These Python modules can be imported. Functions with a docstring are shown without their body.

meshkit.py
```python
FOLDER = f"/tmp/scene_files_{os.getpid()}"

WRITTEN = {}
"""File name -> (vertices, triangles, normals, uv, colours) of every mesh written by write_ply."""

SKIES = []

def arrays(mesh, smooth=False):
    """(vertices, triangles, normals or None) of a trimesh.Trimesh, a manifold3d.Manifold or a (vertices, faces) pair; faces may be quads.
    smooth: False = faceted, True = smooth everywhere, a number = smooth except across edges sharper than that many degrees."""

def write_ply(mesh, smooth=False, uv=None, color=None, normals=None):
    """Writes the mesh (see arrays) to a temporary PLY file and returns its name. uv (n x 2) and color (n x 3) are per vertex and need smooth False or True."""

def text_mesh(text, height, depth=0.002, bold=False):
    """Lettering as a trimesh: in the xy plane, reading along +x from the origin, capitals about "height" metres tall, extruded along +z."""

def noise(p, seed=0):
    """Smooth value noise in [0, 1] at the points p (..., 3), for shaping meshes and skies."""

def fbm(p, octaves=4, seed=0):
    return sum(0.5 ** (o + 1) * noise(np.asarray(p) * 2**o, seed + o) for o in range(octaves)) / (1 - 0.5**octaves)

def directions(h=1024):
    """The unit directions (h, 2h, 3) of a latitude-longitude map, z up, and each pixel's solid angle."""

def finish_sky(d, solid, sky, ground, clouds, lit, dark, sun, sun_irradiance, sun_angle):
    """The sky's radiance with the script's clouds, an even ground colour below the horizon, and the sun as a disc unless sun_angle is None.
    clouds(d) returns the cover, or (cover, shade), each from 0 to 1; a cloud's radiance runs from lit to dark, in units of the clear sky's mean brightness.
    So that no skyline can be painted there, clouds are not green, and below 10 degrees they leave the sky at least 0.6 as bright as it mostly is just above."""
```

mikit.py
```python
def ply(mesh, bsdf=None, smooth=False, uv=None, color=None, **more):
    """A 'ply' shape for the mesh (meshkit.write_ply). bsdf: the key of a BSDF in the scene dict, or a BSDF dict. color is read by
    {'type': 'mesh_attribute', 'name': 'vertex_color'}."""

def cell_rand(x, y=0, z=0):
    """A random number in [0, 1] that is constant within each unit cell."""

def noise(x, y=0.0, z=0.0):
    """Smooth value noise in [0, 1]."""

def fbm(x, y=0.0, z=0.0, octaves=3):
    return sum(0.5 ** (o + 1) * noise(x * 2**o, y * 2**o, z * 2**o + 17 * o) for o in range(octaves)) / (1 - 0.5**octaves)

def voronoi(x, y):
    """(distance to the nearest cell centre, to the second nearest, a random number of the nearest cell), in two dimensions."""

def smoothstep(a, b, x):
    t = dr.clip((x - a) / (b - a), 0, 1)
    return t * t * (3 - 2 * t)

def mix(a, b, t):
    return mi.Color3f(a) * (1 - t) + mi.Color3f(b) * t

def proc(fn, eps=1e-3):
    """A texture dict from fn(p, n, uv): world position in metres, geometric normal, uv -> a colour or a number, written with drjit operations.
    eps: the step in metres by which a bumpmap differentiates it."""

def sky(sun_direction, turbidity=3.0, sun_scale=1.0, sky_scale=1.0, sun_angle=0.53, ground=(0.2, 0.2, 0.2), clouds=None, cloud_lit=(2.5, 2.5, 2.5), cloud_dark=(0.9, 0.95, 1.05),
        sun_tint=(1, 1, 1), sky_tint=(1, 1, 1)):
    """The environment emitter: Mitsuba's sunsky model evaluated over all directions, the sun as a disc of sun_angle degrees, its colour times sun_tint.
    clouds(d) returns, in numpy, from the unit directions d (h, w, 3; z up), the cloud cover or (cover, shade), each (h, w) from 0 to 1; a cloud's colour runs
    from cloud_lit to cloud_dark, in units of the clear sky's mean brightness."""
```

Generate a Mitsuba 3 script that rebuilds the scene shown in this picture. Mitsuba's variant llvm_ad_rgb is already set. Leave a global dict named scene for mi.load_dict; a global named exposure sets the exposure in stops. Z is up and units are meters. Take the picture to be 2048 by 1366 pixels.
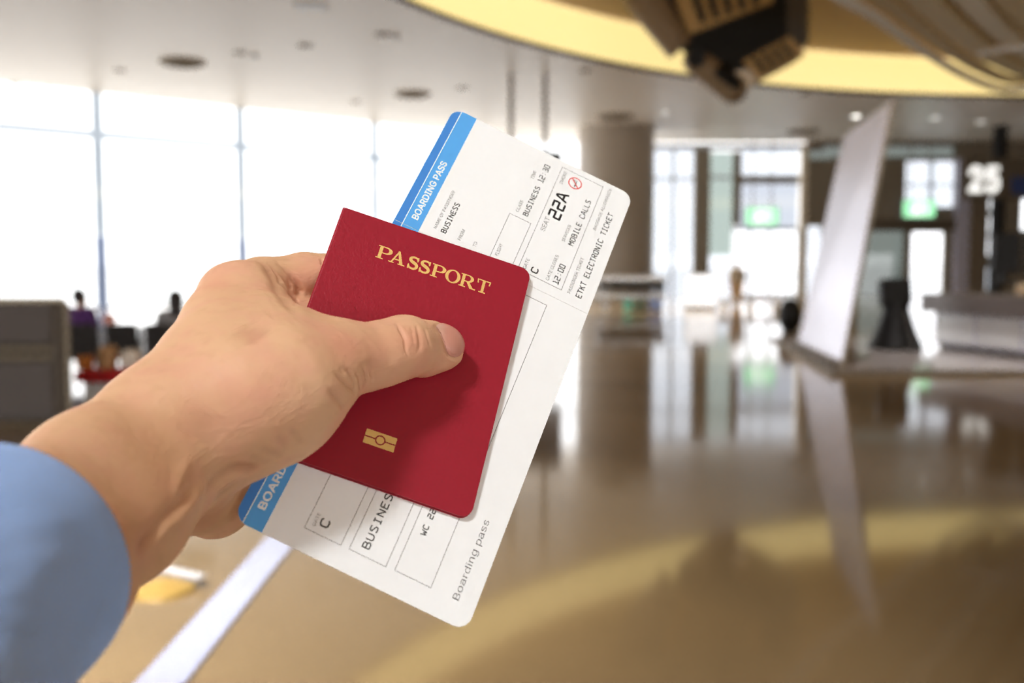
import math, random, glob
import numpy as np
import trimesh
import mitsuba as mi
import drjit as dr
import manifold3d
import shapely
from scipy.spatial import cKDTree
import scipy.sparse as sp
from shapely import affinity
from shapely.geometry import Polygon, LineString, Point, box as sbox
from shapely.ops import unary_union
import mikit
import meshkit
from mikit import proc, noise, fbm, smoothstep, mix

T = mi.ScalarTransform4f
rng = random.Random(7)
scene, labels = {'type': 'scene'}, {}

# ------------------------------------------------------------------ camera, sky, exposure
F_PX = 2000.0                                   # focal length of the 2048 x 1366 frame
EYE = np.array([0.0, 0.0, 1.55])
PITCH = math.atan(151 / F_PX)
RIGHT = np.array([1.0, 0, 0])
FWD = np.array([0, math.cos(PITCH), -math.sin(PITCH)])
DOWN = np.array([0, -math.sin(PITCH), -math.cos(PITCH)])
scene['camera'] = {'type': 'thinlens', 'fov': math.degrees(2 * math.atan(1024 / F_PX)), 'fov_axis': 'x',
                   'aperture_radius': 0.0024, 'focus_distance': 0.440, 'near_clip': 0.02, 'far_clip': 500.0,
                   'to_world': T().look_at(origin=EYE.tolist(), target=(EYE + FWD).tolist(), up=[0, 0, 1])}
exposure = 0.06
COVE = 1.0                                      # lamps: the cove, an added ceiling panel, an added floodlight
ADDED_PANEL, ADDED_PANEL_L = (-3.0, -4.3), 108.0
ADDED_FLOOD, ADDED_FLOOD_I = (-4.4, 2.2), 900.0


def overcast(d):
    return np.ones(d.shape[:2]), 0.1 + 0.1 * meshkit.fbm(d * 3.0, 3)


scene['sky'] = mikit.sky((0.3, -0.6, 0.7), turbidity=6.0, sun_scale=0.0, sky_scale=19.0, ground=(0.8, 0.8, 0.8), clouds=overcast,
                         cloud_lit=(1.0, 1.0, 1.0), cloud_dark=(0.85, 0.87, 0.9))

# ------------------------------------------------------------------ helpers
def lin(r, g, b):
    """sRGB bytes to linear."""
    c = np.array([r, g, b]) / 255.0
    return [float(x) for x in np.where(c <= 0.04045, c / 12.92, ((c + 0.055) / 1.055) ** 2.4)]


def rgb(c):
    return {'type': 'rgb', 'value': [float(x) for x in c]}


def mat(name, color, roughness=0.5, metallic=0.0, specular=0.5, bump=None, **more):
    base = color if isinstance(color, dict) else rgb(color)
    b = {'type': 'principled', 'base_color': base, 'roughness': float(roughness), 'metallic': float(metallic), **({} if specular is None else {'specular': float(specular)}), **more}
    if bump is not None:
        b = {'type': 'bumpmap', 'arbitrary': bump[0], 'scale': float(bump[1]), 'bsdf': b}
    scene['mat_' + name] = {'type': 'twosided', 'bsdf': b}
    return 'mat_' + name


def glass(name, tint):
    scene['mat_' + name] = {'type': 'thindielectric', 'int_ior': 1.5, 'specular_transmittance': rgb(tint)}
    return 'mat_' + name


counts = {}


def numbered(name):
    n = counts.get(name, 0)
    counts[name] = n + 1
    return name if n == 0 else f'{name}_{n:03d}'


def thing(name, label=None, category=None, group=None, kind=None):
    key = numbered(name)
    d = {}
    if label:
        d['label'] = label
    if category:
        d['category'] = category
    if group:
        d['group'] = group
    if kind:
        d['kind'] = kind
    labels[key] = d
    return key


def part(parent, name, mesh, m, smooth=False, label=None, kind=None, **more):
    key = numbered(parent + '__' + name)
    scene[key] = mikit.ply(mesh, m, smooth=smooth, **more)
    if label or kind:
        labels[key] = {**({'label': label} if label else {}), **({'kind': kind} if kind else {})}
    return key


def solid(name, mesh, m, label=None, category=None, group=None, kind=None, smooth=False, **more):
    key = thing(name, label, category, group, kind)
    scene[key] = mikit.ply(mesh, m, smooth=smooth, **more)
    return key


def box(x0, x1, y0, y1, z0, z1):
    b = trimesh.creation.box((abs(x1 - x0), abs(y1 - y0), abs(z1 - z0)))
    b.apply_translation(((x0 + x1) / 2, (y0 + y1) / 2, (z0 + z1) / 2))
    return b


def soft_box(x0, x1, y0, y1, z0, z1, r=0.02):
    """A box with chamfered edges."""
    p = []
    for sx in (0, 1):
        for sy in (0, 1):
            for sz in (0, 1):
                c = np.array([(x0, x1)[sx], (y0, y1)[sy], (z0, z1)[sz]], float)
                s = np.array([1 - 2 * sx, 1 - 2 * sy, 1 - 2 * sz]) * r
                for k in range(3):
                    q = c + s
                    q[k] -= s[k]
                    p.append(q)
    return trimesh.Trimesh(np.array(p)).convex_hull


def turn(mesh, deg, about, axis=(0, 0, 1)):
    m = mesh.copy()
    m.apply_transform(trimesh.transformations.rotation_matrix(math.radians(deg), axis, about))
    return m


def lathe(profile, center=(0, 0, 0), n=48):
    """Revolve (r, z) pairs about the z axis."""
    m = trimesh.creation.revolve(np.array(profile, float), sections=n)
    m.apply_translation(center)
    return m


def rod(a, b, r, n=16):
    return trimesh.creation.cylinder(r, segment=np.array([a, b], float), sections=n)


def tube(points, radii, n=16, cap=True):
    """A tube along the points; radii one number or one per point."""
    p = np.asarray(points, float)
    radii = np.broadcast_to(radii, (len(p),))
    t = np.gradient(p, axis=0)
    t /= np.linalg.norm(t, axis=1, keepdims=True)
    a = np.cross(t, np.where(np.abs(t[:, 2:]) < 0.9, [0, 0, 1.0], [1.0, 0, 0]))
    a /= np.linalg.norm(a, axis=1, keepdims=True)
    b = np.cross(t, a)
    ang = np.arange(n) * 2 * np.pi / n
    v = p[:, None] + radii[:, None, None] * (np.cos(ang)[None, :, None] * a[:, None] + np.sin(ang)[None, :, None] * b[:, None])
    f = []
    for i in range(len(p) - 1):
        for j in range(n):
            f.append((i * n + j, i * n + (j + 1) % n, (i + 1) * n + (j + 1) % n, (i + 1) * n + j))
    f = np.array(f)
    f = np.vstack([f[:, [0, 1, 2]], f[:, [0, 2, 3]]])
    v = v.reshape(-1, 3)
    if cap:
        v = np.vstack([v, p[0], p[-1]])
        k = len(p) * n
        f = np.vstack([f, [(k, (j + 1) % n, j) for j in range(n)], [(k + 1, k - n + j, k - n + (j + 1) % n) for j in range(n)]])
    return trimesh.Trimesh(v, f, process=False)


def hull(points):
    return trimesh.Trimesh(np.asarray(points, float)).convex_hull


def slab(poly, z0, z1):
    """A flat polygon in plan, from z0 to z1."""
    parts = []
    for g in getattr(poly, 'geoms', [poly]):
        m = trimesh.creation.extrude_polygon(g, z1 - z0, engine='earcut')
        m.apply_translation((0, 0, z0))
        parts.append(m)
    return trimesh.util.concatenate(parts)


def upright(poly, y0, y1):
    """A polygon in (x, z), standing upright from y0 to y1."""
    m = slab(poly, 0, y1 - y0)
    v = np.array(m.vertices)
    m.vertices = np.stack([v[:, 0], y0 + (y1 - y0) - v[:, 2], v[:, 1]], 1)
    return m


def join(*meshes):
    return trimesh.util.concatenate(list(meshes))


def ray(u, v):
    return FWD + (u - 1024) / F_PX * RIGHT + (v - 683) / F_PX * DOWN


def on_height(u, v, z):
    d = ray(u, v)
    return EYE + d * (z - EYE[2]) / d[2]


def at(u, v, y):
    d = ray(u, v)
    return EYE + d * y / d[1]


WHITE = mat('white', lin(232, 232, 234), 0.45)


_type = {}


def type_outline(text, bold=0, face='Inter.woff2'):
    """The outline of a line of sans type, capitals 70 units high."""
    if (text, bold, face) not in _type:
        from PIL import Image, ImageDraw, ImageFont
        font = ImageFont.truetype(glob.glob('/opt/blender-*/*/datafiles/fonts/' + face)[0], 96)
        x0, y0, x1, y1 = font.getbbox(text, anchor='ls', stroke_width=bold)
        im = Image.new('L', (x1 - x0 + 8, y1 - y0 + 8))
        ImageDraw.Draw(im).text((4 - x0, 4 - y0), text, 255, font, anchor='ls', stroke_width=bold)
        on = np.pad(np.asarray(im) > 127, ((0, 0), (1, 1))).astype(np.int8)
        rows, starts = np.nonzero(np.diff(on, axis=1) == 1)
        ends = np.nonzero(np.diff(on, axis=1) == -1)[1]
        shape = unary_union([sbox(a, -r - 1, b, -r) for a, b, r in zip(starts, ends, rows)]).buffer(0.6).buffer(-0.6).simplify(0.7)
        _type[(text, bold, face)] = affinity.translate(shape, x0 - 4, 4 - y0)
    return _type[(text, bold, face)]


def bone_field(p, a, ra, b, rb):
    """Signed distance in mm of the points p (n, 3) to a tapered capsule."""
    ab = b - a
    h = np.clip(((p - a) @ ab) / max(ab @ ab, 1e-9), 0, 1)
    return np.linalg.norm(p - a - h[:, None] * ab, axis=1) - (ra + (rb - ra) * h)


def implicit(bones, step, pad=3.0):
    """Bones (a, ra, b, rb, k) in mm, joined by a smooth union of width k; returns a mesh by surface nets."""
    ends = np.array([[a - ra - pad, b - rb - pad] for a, ra, b, rb, k in bones]).reshape(-1, 3)
    tops = np.array([[a + ra + pad, b + rb + pad] for a, ra, b, rb, k in bones]).reshape(-1, 3)
    lo, hi = ends.min(0) - 2 * step, tops.max(0) + 2 * step
    n = np.ceil((hi - lo) / step).astype(int) + 1
    field = np.full(n, 1e3, np.float32)
    for a, ra, b, rb, k in bones:
        m = max(k, 2 * step) + step
        i0 = np.maximum(np.floor((np.minimum(a - ra, b - rb) - m - lo) / step).astype(int), 0)
        i1 = np.minimum(np.ceil((np.maximum(a + ra, b + rb) + m - lo) / step).astype(int) + 1, n)
        g = np.stack(np.meshgrid(*[lo[q] + step * np.arange(i0[q], i1[q]) for q in range(3)], indexing='ij'), -1).reshape(-1, 3)
        d = bone_field(g, a, ra, b, rb).reshape(i1 - i0).astype(np.float32)
        sub = field[i0[0]:i1[0], i0[1]:i1[1], i0[2]:i1[2]]
        h = np.maximum(k - np.abs(sub - d), 0) / k
        sub[...] = np.minimum(sub, d) - h * h * k * 0.25
    return surface_nets(field, lo, step)


def surface_nets(f, lo, step):
    s = f < 0
    c = [s[i:f.shape[0] - 1 + i, j:f.shape[1] - 1 + j, k:f.shape[2] - 1 + k] for i in (0, 1) for j in (0, 1) for k in (0, 1)]
    total = sum(x.astype(np.int8) for x in c)
    cells = np.argwhere((total > 0) & (total < 8))
    index = np.full(total.shape, -1, np.int64)
    index[tuple(cells.T)] = np.arange(len(cells))
    acc, cnt = np.zeros((len(cells), 3)), np.zeros(len(cells))
    corner = np.array([(i, j, k) for i in (0, 1) for j in (0, 1) for k in (0, 1)])
    val = np.stack([f[tuple((cells + o).T)] for o in corner], 1)
    for x in range(8):
        for ax in range(3):
            if corner[x][ax] == 0:
                y = x + (4, 2, 1)[ax]
                cross = (val[:, x] < 0) != (val[:, y] < 0)
                t = val[cross, x] / (val[cross, x] - val[cross, y])
                q = np.repeat(corner[x][None].astype(float), cross.sum(), 0)
                q[:, ax] += t
                acc[cross] += q
                cnt[cross] += 1
    v = lo + step * (cells + acc / cnt[:, None])
    faces = []
    for ax in range(3):
        a0 = [slice(1, -1)] * 3
        a0[ax] = slice(0, -1)
        a1 = list(a0)
        a1[ax] = slice(1, None)
        s0, s1 = s[tuple(a0)], s[tuple(a1)]
        e = np.argwhere(s0 != s1)
        inside = s0[tuple(e.T)]
        base = e + 1
        base[:, ax] -= 1
        o1, o2 = [(1, 2), (2, 0), (0, 1)][ax]
        u, w = np.zeros(3, int), np.zeros(3, int)
        u[o1], w[o2] = 1, 1
        q = np.stack([index[tuple((base - u - w).T)], index[tuple((base - w).T)], index[tuple(base.T)], index[tuple((base - u).T)]], 1)
        q[~inside] = q[~inside][:, ::-1]
        faces.append(q)
    q = np.vstack(faces)
    q = q[(q >= 0).all(1)]
    return trimesh.Trimesh(v, np.vstack([q[:, [0, 1, 2]], q[:, [0, 2, 3]]]), process=False)



# ------------------------------------------------------------------ the hall: floor, ceiling with its round cove, glazed walls
CEIL, COVE_TOP, DOME = 7.9, 9.25, 13.0
RC, RR = np.array([19.5, 13.5]), 24.7           # the round opening in the ceiling
stone = proc(lambda p, n, uv: mix(mi.Color3f(*lin(126, 106, 78)), mi.Color3f(*lin(98, 81, 58)), smoothstep(0.25, 0.75, fbm(p.x * 0.35, p.y * 0.35, 0.0, 3))))
FLOOR = mat('polished_stone', stone, 0.075, specular=None, eta=1.85)
CEILM = mat('ceiling_plaster', lin(240, 229, 214), 0.42, specular=0.5)
DOMEM = mat('dome_plaster', lin(222, 198, 164), 0.8, specular=0.2)
RIM_SHADE = mat('rim_shade', lin(96, 78, 54), 0.45, metallic=0.4)
FRAME_LIGHT = mat('frame_pale', lin(205, 214, 226), 0.5)
FRAME_BLUE = mat('frame_blue_grey', lin(150, 164, 200), 0.5)
DARK_BROWN = mat('dark_brown', lin(92, 80, 64), 0.6)
MID_BROWN = mat('mid_brown', lin(120, 106, 88), 0.6)
GREY_BROWN = mat('grey_brown', lin(136, 125, 108), 0.55)
CREAM = mat('cream', lin(236, 222, 200), 0.5)
LAVENDER = mat('lavender_grey', lin(196, 194, 212), 0.45)
BLACK = mat('black', lin(13, 12, 11), 0.5, specular=0.3)
CHARCOAL = mat('charcoal', lin(46, 42, 40), 0.55)
SILVER = mat('silver', lin(196, 198, 202), 0.35, metallic=0.7)
CLEAR = glass('clear_glass', (0.96, 0.97, 0.97))
GREEN_TINT = glass('green_tint_glass', (0.18, 0.215, 0.20))
GREY_TINT = glass('grey_tint_glass', (0.25, 0.27, 0.305))
SMOKE_TINT = glass('smoke_tint_glass', (0.07, 0.08, 0.074))
GLARE_FRAME = glass('glare_frame', (0.46, 0.485, 0.51))  # see-through frames: the glare that washes out the posts is put into the tint
GLARE_FRAME_DEEP = glass('glare_frame_blue', (0.33, 0.36, 0.43))
DOOR_TINT = glass('door_glass', (0.74, 0.75, 0.77))
SKY_TINT = glass('sky_tint_glass', (0.40, 0.425, 0.46))

INSIDE = Polygon([(-36, -14), (46, -14), (46, 52.2), (1.62, 52.2), (-36.05, 19.3)])        # the plan of the hall
solid('floor', slab(INSIDE, -0.2, 0), FLOOR, kind='structure', label='glossy tan and brown stone floor')
disc = Point(*RC).buffer(RR, 96)
solid('ceiling', slab(INSIDE.difference(disc), CEIL, CEIL + 0.12), CEILM, kind='structure', label='off white plaster ceiling with a round opening')
solid('ceiling_dome', lathe([(0, DOME), (RR - 7, DOME), (RR - 6, DOME - .3), (RR + .05, COVE_TOP)], (RC[0], RC[1], 0), 128), DOMEM, smooth=40, kind='structure', label='tan inner ceiling above the round opening')
ringv = np.array([(RC[0] + RR * math.cos(a), RC[1] + RR * math.sin(a)) for a in np.linspace(0, 2 * math.pi, 193)])


def ring_band(r0, z0, r1, z1):
    a = np.linspace(0, 2 * math.pi, 193)
    v = np.vstack([np.stack([RC[0] + r * np.cos(a), RC[1] + r * np.sin(a), 0 * a + z], 1) for r, z in ((r0, z0), (r1, z1))])
    return v, np.array([(i, i + 1, i + 194, i + 193) for i in range(192)])


cove = thing('cove_light', 'glowing yellow curved cove band round the ceiling opening', 'cove light')
bv, bf = ring_band(RR - 0.02, CEIL + 0.02, RR - 0.02, COVE_TOP)
scene[cove + '__luminous_band'] = {**mikit.ply((bv, bf[:, ::-1]), 'mat_cream', smooth=True), 'emitter': {'type': 'area', 'sampling_weight': 2.0, 'radiance': rgb([COVE * c for c in (0.96, 0.76, 0.31)])}}
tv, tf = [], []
prof = [(RR + 0.02, CEIL - 0.07), (RR - 0.10, CEIL - 0.07), (RR - 0.10, CEIL + 0.05), (RR + 0.02, CEIL + 0.05)]  # brown strip put in for the shadow line along the cove lip
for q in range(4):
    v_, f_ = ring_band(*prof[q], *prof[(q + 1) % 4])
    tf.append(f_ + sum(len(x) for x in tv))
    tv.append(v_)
part(cove, 'rim', (np.vstack(tv), np.vstack(tf)), RIM_SHADE, smooth=30, label='thin brown strip in place of a shadow line')

# window wall on the left: bays between posts, with a transom near the top
W0, WD = np.array([-17.96, 35.1]), np.array([.7535, .6574])
WN = np.array([-WD[1], WD[0]])                     # outwards


def wall_box(s0, s1, t0, t1, z0, z1):
    """A box along the left window wall: s along it, t outwards."""
    m = box(s0, s1, t0, t1, z0, z1)
    v = np.array(m.vertices)
    p = W0 + v[:, :1] * WD + v[:, 1:2] * WN
    return trimesh.Trimesh(np.c_[p, v[:, 2]], m.faces[:, ::-1] if np.cross(WD, WN) < 0 else m.faces, process=False)


posts = [-27.0, -20.0, -14.0, -8.1, -2.2, 3.51, 9.18, 15.65, 22.1, 29.5]
for i, (a, b) in enumerate(zip(posts[:-1], posts[1:])):
    w = f'window_{i + 1}'
    labels[w] = {'label': 'tall bright glazing bay of the left window wall', 'kind': 'structure'}
    for name, z0, z1 in (('pane', 0.06, 6.24), ('upper_pane', 6.54, 7.9)):
        v = np.array([[*(W0 + s * WD), z] for s, z in ((a, z0), (b, z0), (b, z1), (a, z1))])
        part(w, name, (v, np.array([[0, 1, 2, 3]])), CLEAR)
    part(w, 'lower_post', wall_box(b - .20, b + .20, -.05, .05, 0, 2.7), GLARE_FRAME_DEEP)
    part(w, 'upper_post', wall_box(b - .20, b + .20, -.04, .04, 2.72, 7.9), GLARE_FRAME)
    part(w, 'transom', wall_box(a + .20, b - .20, -.04, .04, 6.24, 6.54), GLARE_FRAME)
    part(w, 'sill', wall_box(a + .17, b - .17, -.04, .04, 0, 0.06), FRAME_LIGHT)
solid('wall_left', box(-36.2, -36, -14, 19.3, 0, CEIL), CEILM, kind='structure', label='plain pale side wall')
solid('wall_rear_added', box(-36, 46, -14.2, -14, 3.0, CEIL), CEILM, kind='structure', label='unseen pale wall added to cut the light from the open rear of the hall')  # unseen; shaped to let only low light in from behind
solid('wall_right', box(46, 46.2, -14, 52.2, 0, DOME), MID_BROWN, kind='structure', label='brown side wall')

# far glazed front at the end of the hall
FY = 52.0


def fx(u):
    return (u - 1024) / F_PX * FY


def fz(v):
    return at(1024, v, FY)[2]


front = 'window_20'
labels[front] = {'label': 'far glazed front of tinted panes and pale frames', 'kind': 'structure'}


def pane(parent, name, x0, x1, z0, z1, y, m):
    return part(parent, name, (np.array([[x0, y, z0], [x1, y, z0], [x1, y, z1], [x0, y, z1]]), np.array([[0, 1, 2, 3]])), m)


for u0, u1, v0, v1, m in ((1290, 1385, 294, 594, SKY_TINT), (1415, 1463, 303, 512, GREEN_TINT), (1415, 1463, 512, 594, SKY_TINT), (1478, 1592, 300, 352, SKY_TINT), (1478, 1592, 366, 458, GREY_TINT)):
    pane(front, 'pane', fx(u0), fx(u1), fz(v1), fz(v0), FY, m)
for u0, u1, v0, v1, m, dy in ((1385, 1415, 299, 548, GREY_BROWN, .3), (1462, 1478, 303, 452, GREY_BROWN, .12), (1478, 1592, 351, 367, GREY_BROWN, .1), (1290, 1600, 288, 300, FRAME_LIGHT, .15), (1595, 1608, 288, 600, CREAM, .2),
                              (1340, 1346, 300, 594, FRAME_LIGHT, .08), (1305, 1385, 355, 361, FRAME_LIGHT, .06), (1415, 1462, 352, 358, FRAME_LIGHT, .06), (1462, 1592, 454, 462, FRAME_LIGHT, .1), (1385, 1415, 548, 596, WHITE, .25)):
    part(front, 'frame', box(fx(u0), fx(u1), FY - dy, FY + dy, fz(v1), fz(v0)), m)
for i, (u0, u1) in enumerate(((1465, 1498), (1498, 1535), (1538, 1594))):
    d = f'door_{i + 1}'
    labels[d] = {'label': 'bright glass door leaf under the far exit sign', 'kind': 'structure'}
    pane(d, 'pane', fx(u0) + .06, fx(u1) - .06, 0.1, fz(462), FY, DOOR_TINT)
    fr = join(box(fx(u0), fx(u0) + .07, FY - .05, FY + .05, 0, fz(462)), box(fx(u1) - .07, fx(u1), FY - .05, FY + .05, 0, fz(462)), box(fx(u0), fx(u1), FY - .05, FY + .05, 0, .1))
    part(d, 'door_frame', fr, FRAME_LIGHT)
    part(d, 'push_bar', rod((fx(u0) + .08, FY - .1, 1.05), (fx(u1) - .08, FY - .1, 1.05), .03), FRAME_BLUE)

# back wall on the right, with its windows
BY = 51.9


def bx(u):
    return (u - 1024) / F_PX * BY


def bz(v):
    return at(1024, v, BY)[2]


holes = [(1612, 1640, 452, 600), (1716, 1806, 462, 592), (1820, 1884, 464, 600), (1804, 1902, 322, 414), (1640, 1900, 292, 314), (1966, 1996, 392, 420), (1966, 1996, 432, 466), (1966, 1992, 474, 512), (1966, 1990, 536, 580), (2036, 2110, 392, 460), (1612, 1660, 300, 318)]
panes = [SKY_TINT, SMOKE_TINT, DOOR_TINT, SKY_TINT, SMOKE_TINT, DOOR_TINT, DOOR_TINT, DOOR_TINT, SKY_TINT, DOOR_TINT, SMOKE_TINT]
shape = sbox(bx(1608), 0, 45.98, CEIL).difference(unary_union([sbox(bx(a), max(bz(d), 0.02), bx(b), bz(c)) for a, b, c, d in holes]))
back = solid('wall_back', upright(shape, BY, BY + 0.25), GREY_BROWN, kind='structure', label='brown back wall with bright windows behind the counters')
for (a, b, c, d), m in zip(holes, panes):
    pane(back, 'pane', bx(a), bx(b), max(bz(d), 0.02), bz(c), BY + .12, m)
part(back, 'lintel', box(bx(1700), bx(1904), BY - .25, BY, bz(460), bz(440)), DARK_BROWN)
part(back, 'pilaster', box(bx(1902), bx(1928), BY - .35, BY, 0, bz(318)), LAVENDER)
part(back, 'pilaster', box(bx(1928), bx(1962), BY - .5, BY, 0, bz(318)), MID_BROWN)
part(back, 'window_bar', box(bx(1856), bx(1860), BY + .05, BY + .2, bz(414), bz(322)), FRAME_LIGHT)
part(back, 'window_bar', box(bx(1804), bx(1902), BY + .05, BY + .2, bz(372), bz(368)), FRAME_LIGHT)

# the round column
column = solid('column_1', lathe([(0, 0), (1.86, 0), (1.86, .25), (1.78, .3), (1.78, CEIL), (0, CEIL)], (4.84, 47, 0), 64), mat('column_stone', lin(176, 164, 150), 0.32, specular=0.5), kind='structure', smooth=30, label='thick round grey brown column')

# platform on the right and the white strip let into the floor
plat = Polygon([(4.62, 14.2), (26, 14.2), (26, 21), (5.5, 21)])
platform = solid('platform_1', slab(plat, 0.0, 0.06), mat('platform_stone', lin(168, 160, 156), 0.055, specular=None, eta=1.85), kind='structure', label='low glossy platform under the check-in counter')
part(platform, 'edge_trim', join(box(4.6, 26, 14.16, 14.2, 0, .065), slab(Polygon([(4.58, 14.2), (4.63, 14.2), (5.51, 21), (5.46, 21)]), 0, .065)), DARK_BROWN)
solid('trim_1', soft_box(-1.40, -1.21, 2.2, 30, 0.0, 0.012, 0.004), mat('white_strip', lin(130, 134, 158), 0.25, specular=0.7), kind='structure', label='white strip running along the floor')

# ------------------------------------------------------------------ fittings of the ceiling
VENT = mat('vent_bronze', lin(140, 122, 92), 0.6)
for u, v, r in ((365, 123, 0.70), (825, 187, 0.66), (1230, 232, 0.78), (1605, 262, 0.75)):
    c = on_height(u, v, CEIL)
    k = thing('ceiling_vent', {365: 'round bronze ceiling vent nearest the left windows', 825: 'round bronze ceiling vent left of the hanging rods', 1230: 'round bronze ceiling vent above the thick column', 1605: 'round bronze ceiling vent left of the slanted pylon'}[u], 'vent', 'round vents in the ceiling')
    part(k, 'back_plate', lathe([(0, -.02), (r, -.02), (r, .0), (0, .0)], c, 40), DARK_BROWN)
    for q, rr_ in enumerate((1.0, .74, .48, .22)):
        part(k, 'vent_ring', lathe([(r * rr_ - .12, -.10), (r * rr_, -.06), (r * rr_, -.02), (r * rr_ - .10, -.02), (r * rr_ - .12, -.10)], c, 40), VENT, smooth=30)
spots = [(240, 140, .2, 0), (480, 105, .2, 0), (610, 90, .22, 0), (765, 68, .22, 0), (30, 168, .2, 0), (290, 200, .2, 0), (530, 228, .2, 0), (712, 203, .2, 0), (925, 175, .2, 0), (1170, 140, .2, 0), (1330, 225, .2, 1), (1712, 232, .3, 2), (1870, 235, .26, 1), (1962, 243, .26, 1), (1612, 188, .2, 0)]
where = ['above the far left window bay', 'right of the left round vent', 'near the middle of the left ceiling', 'closest to the left end of the cove', 'at the left edge of the photo', 'over the first window post', 'over the second window post', 'left of the second round vent',
         'left of the hanging rods', 'right of the hanging rods, with an added spot below it', 'small lit one above the far glazed front', 'brightest of the lit ones beside the pylon', 'second lit one right of the pylon', 'lit one nearest the black sign post', 'under the cove beside the hanging device']
for (u, v, r, lit), wh in zip(spots, where):
    c = on_height(u, v, CEIL)
    k = thing('ceiling_downlight', ('lit' if lit else 'unlit brown') + ' recessed ceiling downlight, ' + wh, 'downlight', 'recessed downlights')
    part(k, 'trim_ring', lathe([(r * .72, -.03), (r, -.02), (r, 0), (r * .7, 0), (r * .72, -.03)], c, 28), WHITE if lit else VENT, smooth=30)
    lens_disc = lathe([(0, -.012), (r * .72, -.012), (r * .72, -.004), (0, -.004)], c, 28)
    key = part(k, 'lamp_disc', lens_disc, WHITE if lit else DARK_BROWN)
    if lit:
        scene[key] = {**scene[key], 'emitter': {'type': 'area', 'sampling_weight': 0.15, 'radiance': rgb([(2.2, 2.2, 7.0)[lit] * x for x in (1, .97, .9)])}}
for u, v, wh in ((508, 110, 'beside a downlight left of centre'), (790, 71, 'beside the downlight by the cove')):
    c = on_height(u, v, CEIL)
    solid('smoke_detector', lathe([(0, -.09), (.10, -.08), (.14, -.03), (.14, 0), (0, 0)], c, 24), WHITE, 'small white smoke detector ' + wh, 'smoke detector', smooth=30)
c = on_height(622, 12, CEIL)
k = thing('ceiling_light_panel', 'pale rectangular ceiling light panel at the top of the photo', 'ceiling light')
part(k, 'housing', box(c[0] - .38, c[0] + .38, c[1] - .32, c[1] + .32, CEIL - .03, CEIL), WHITE)
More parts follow.
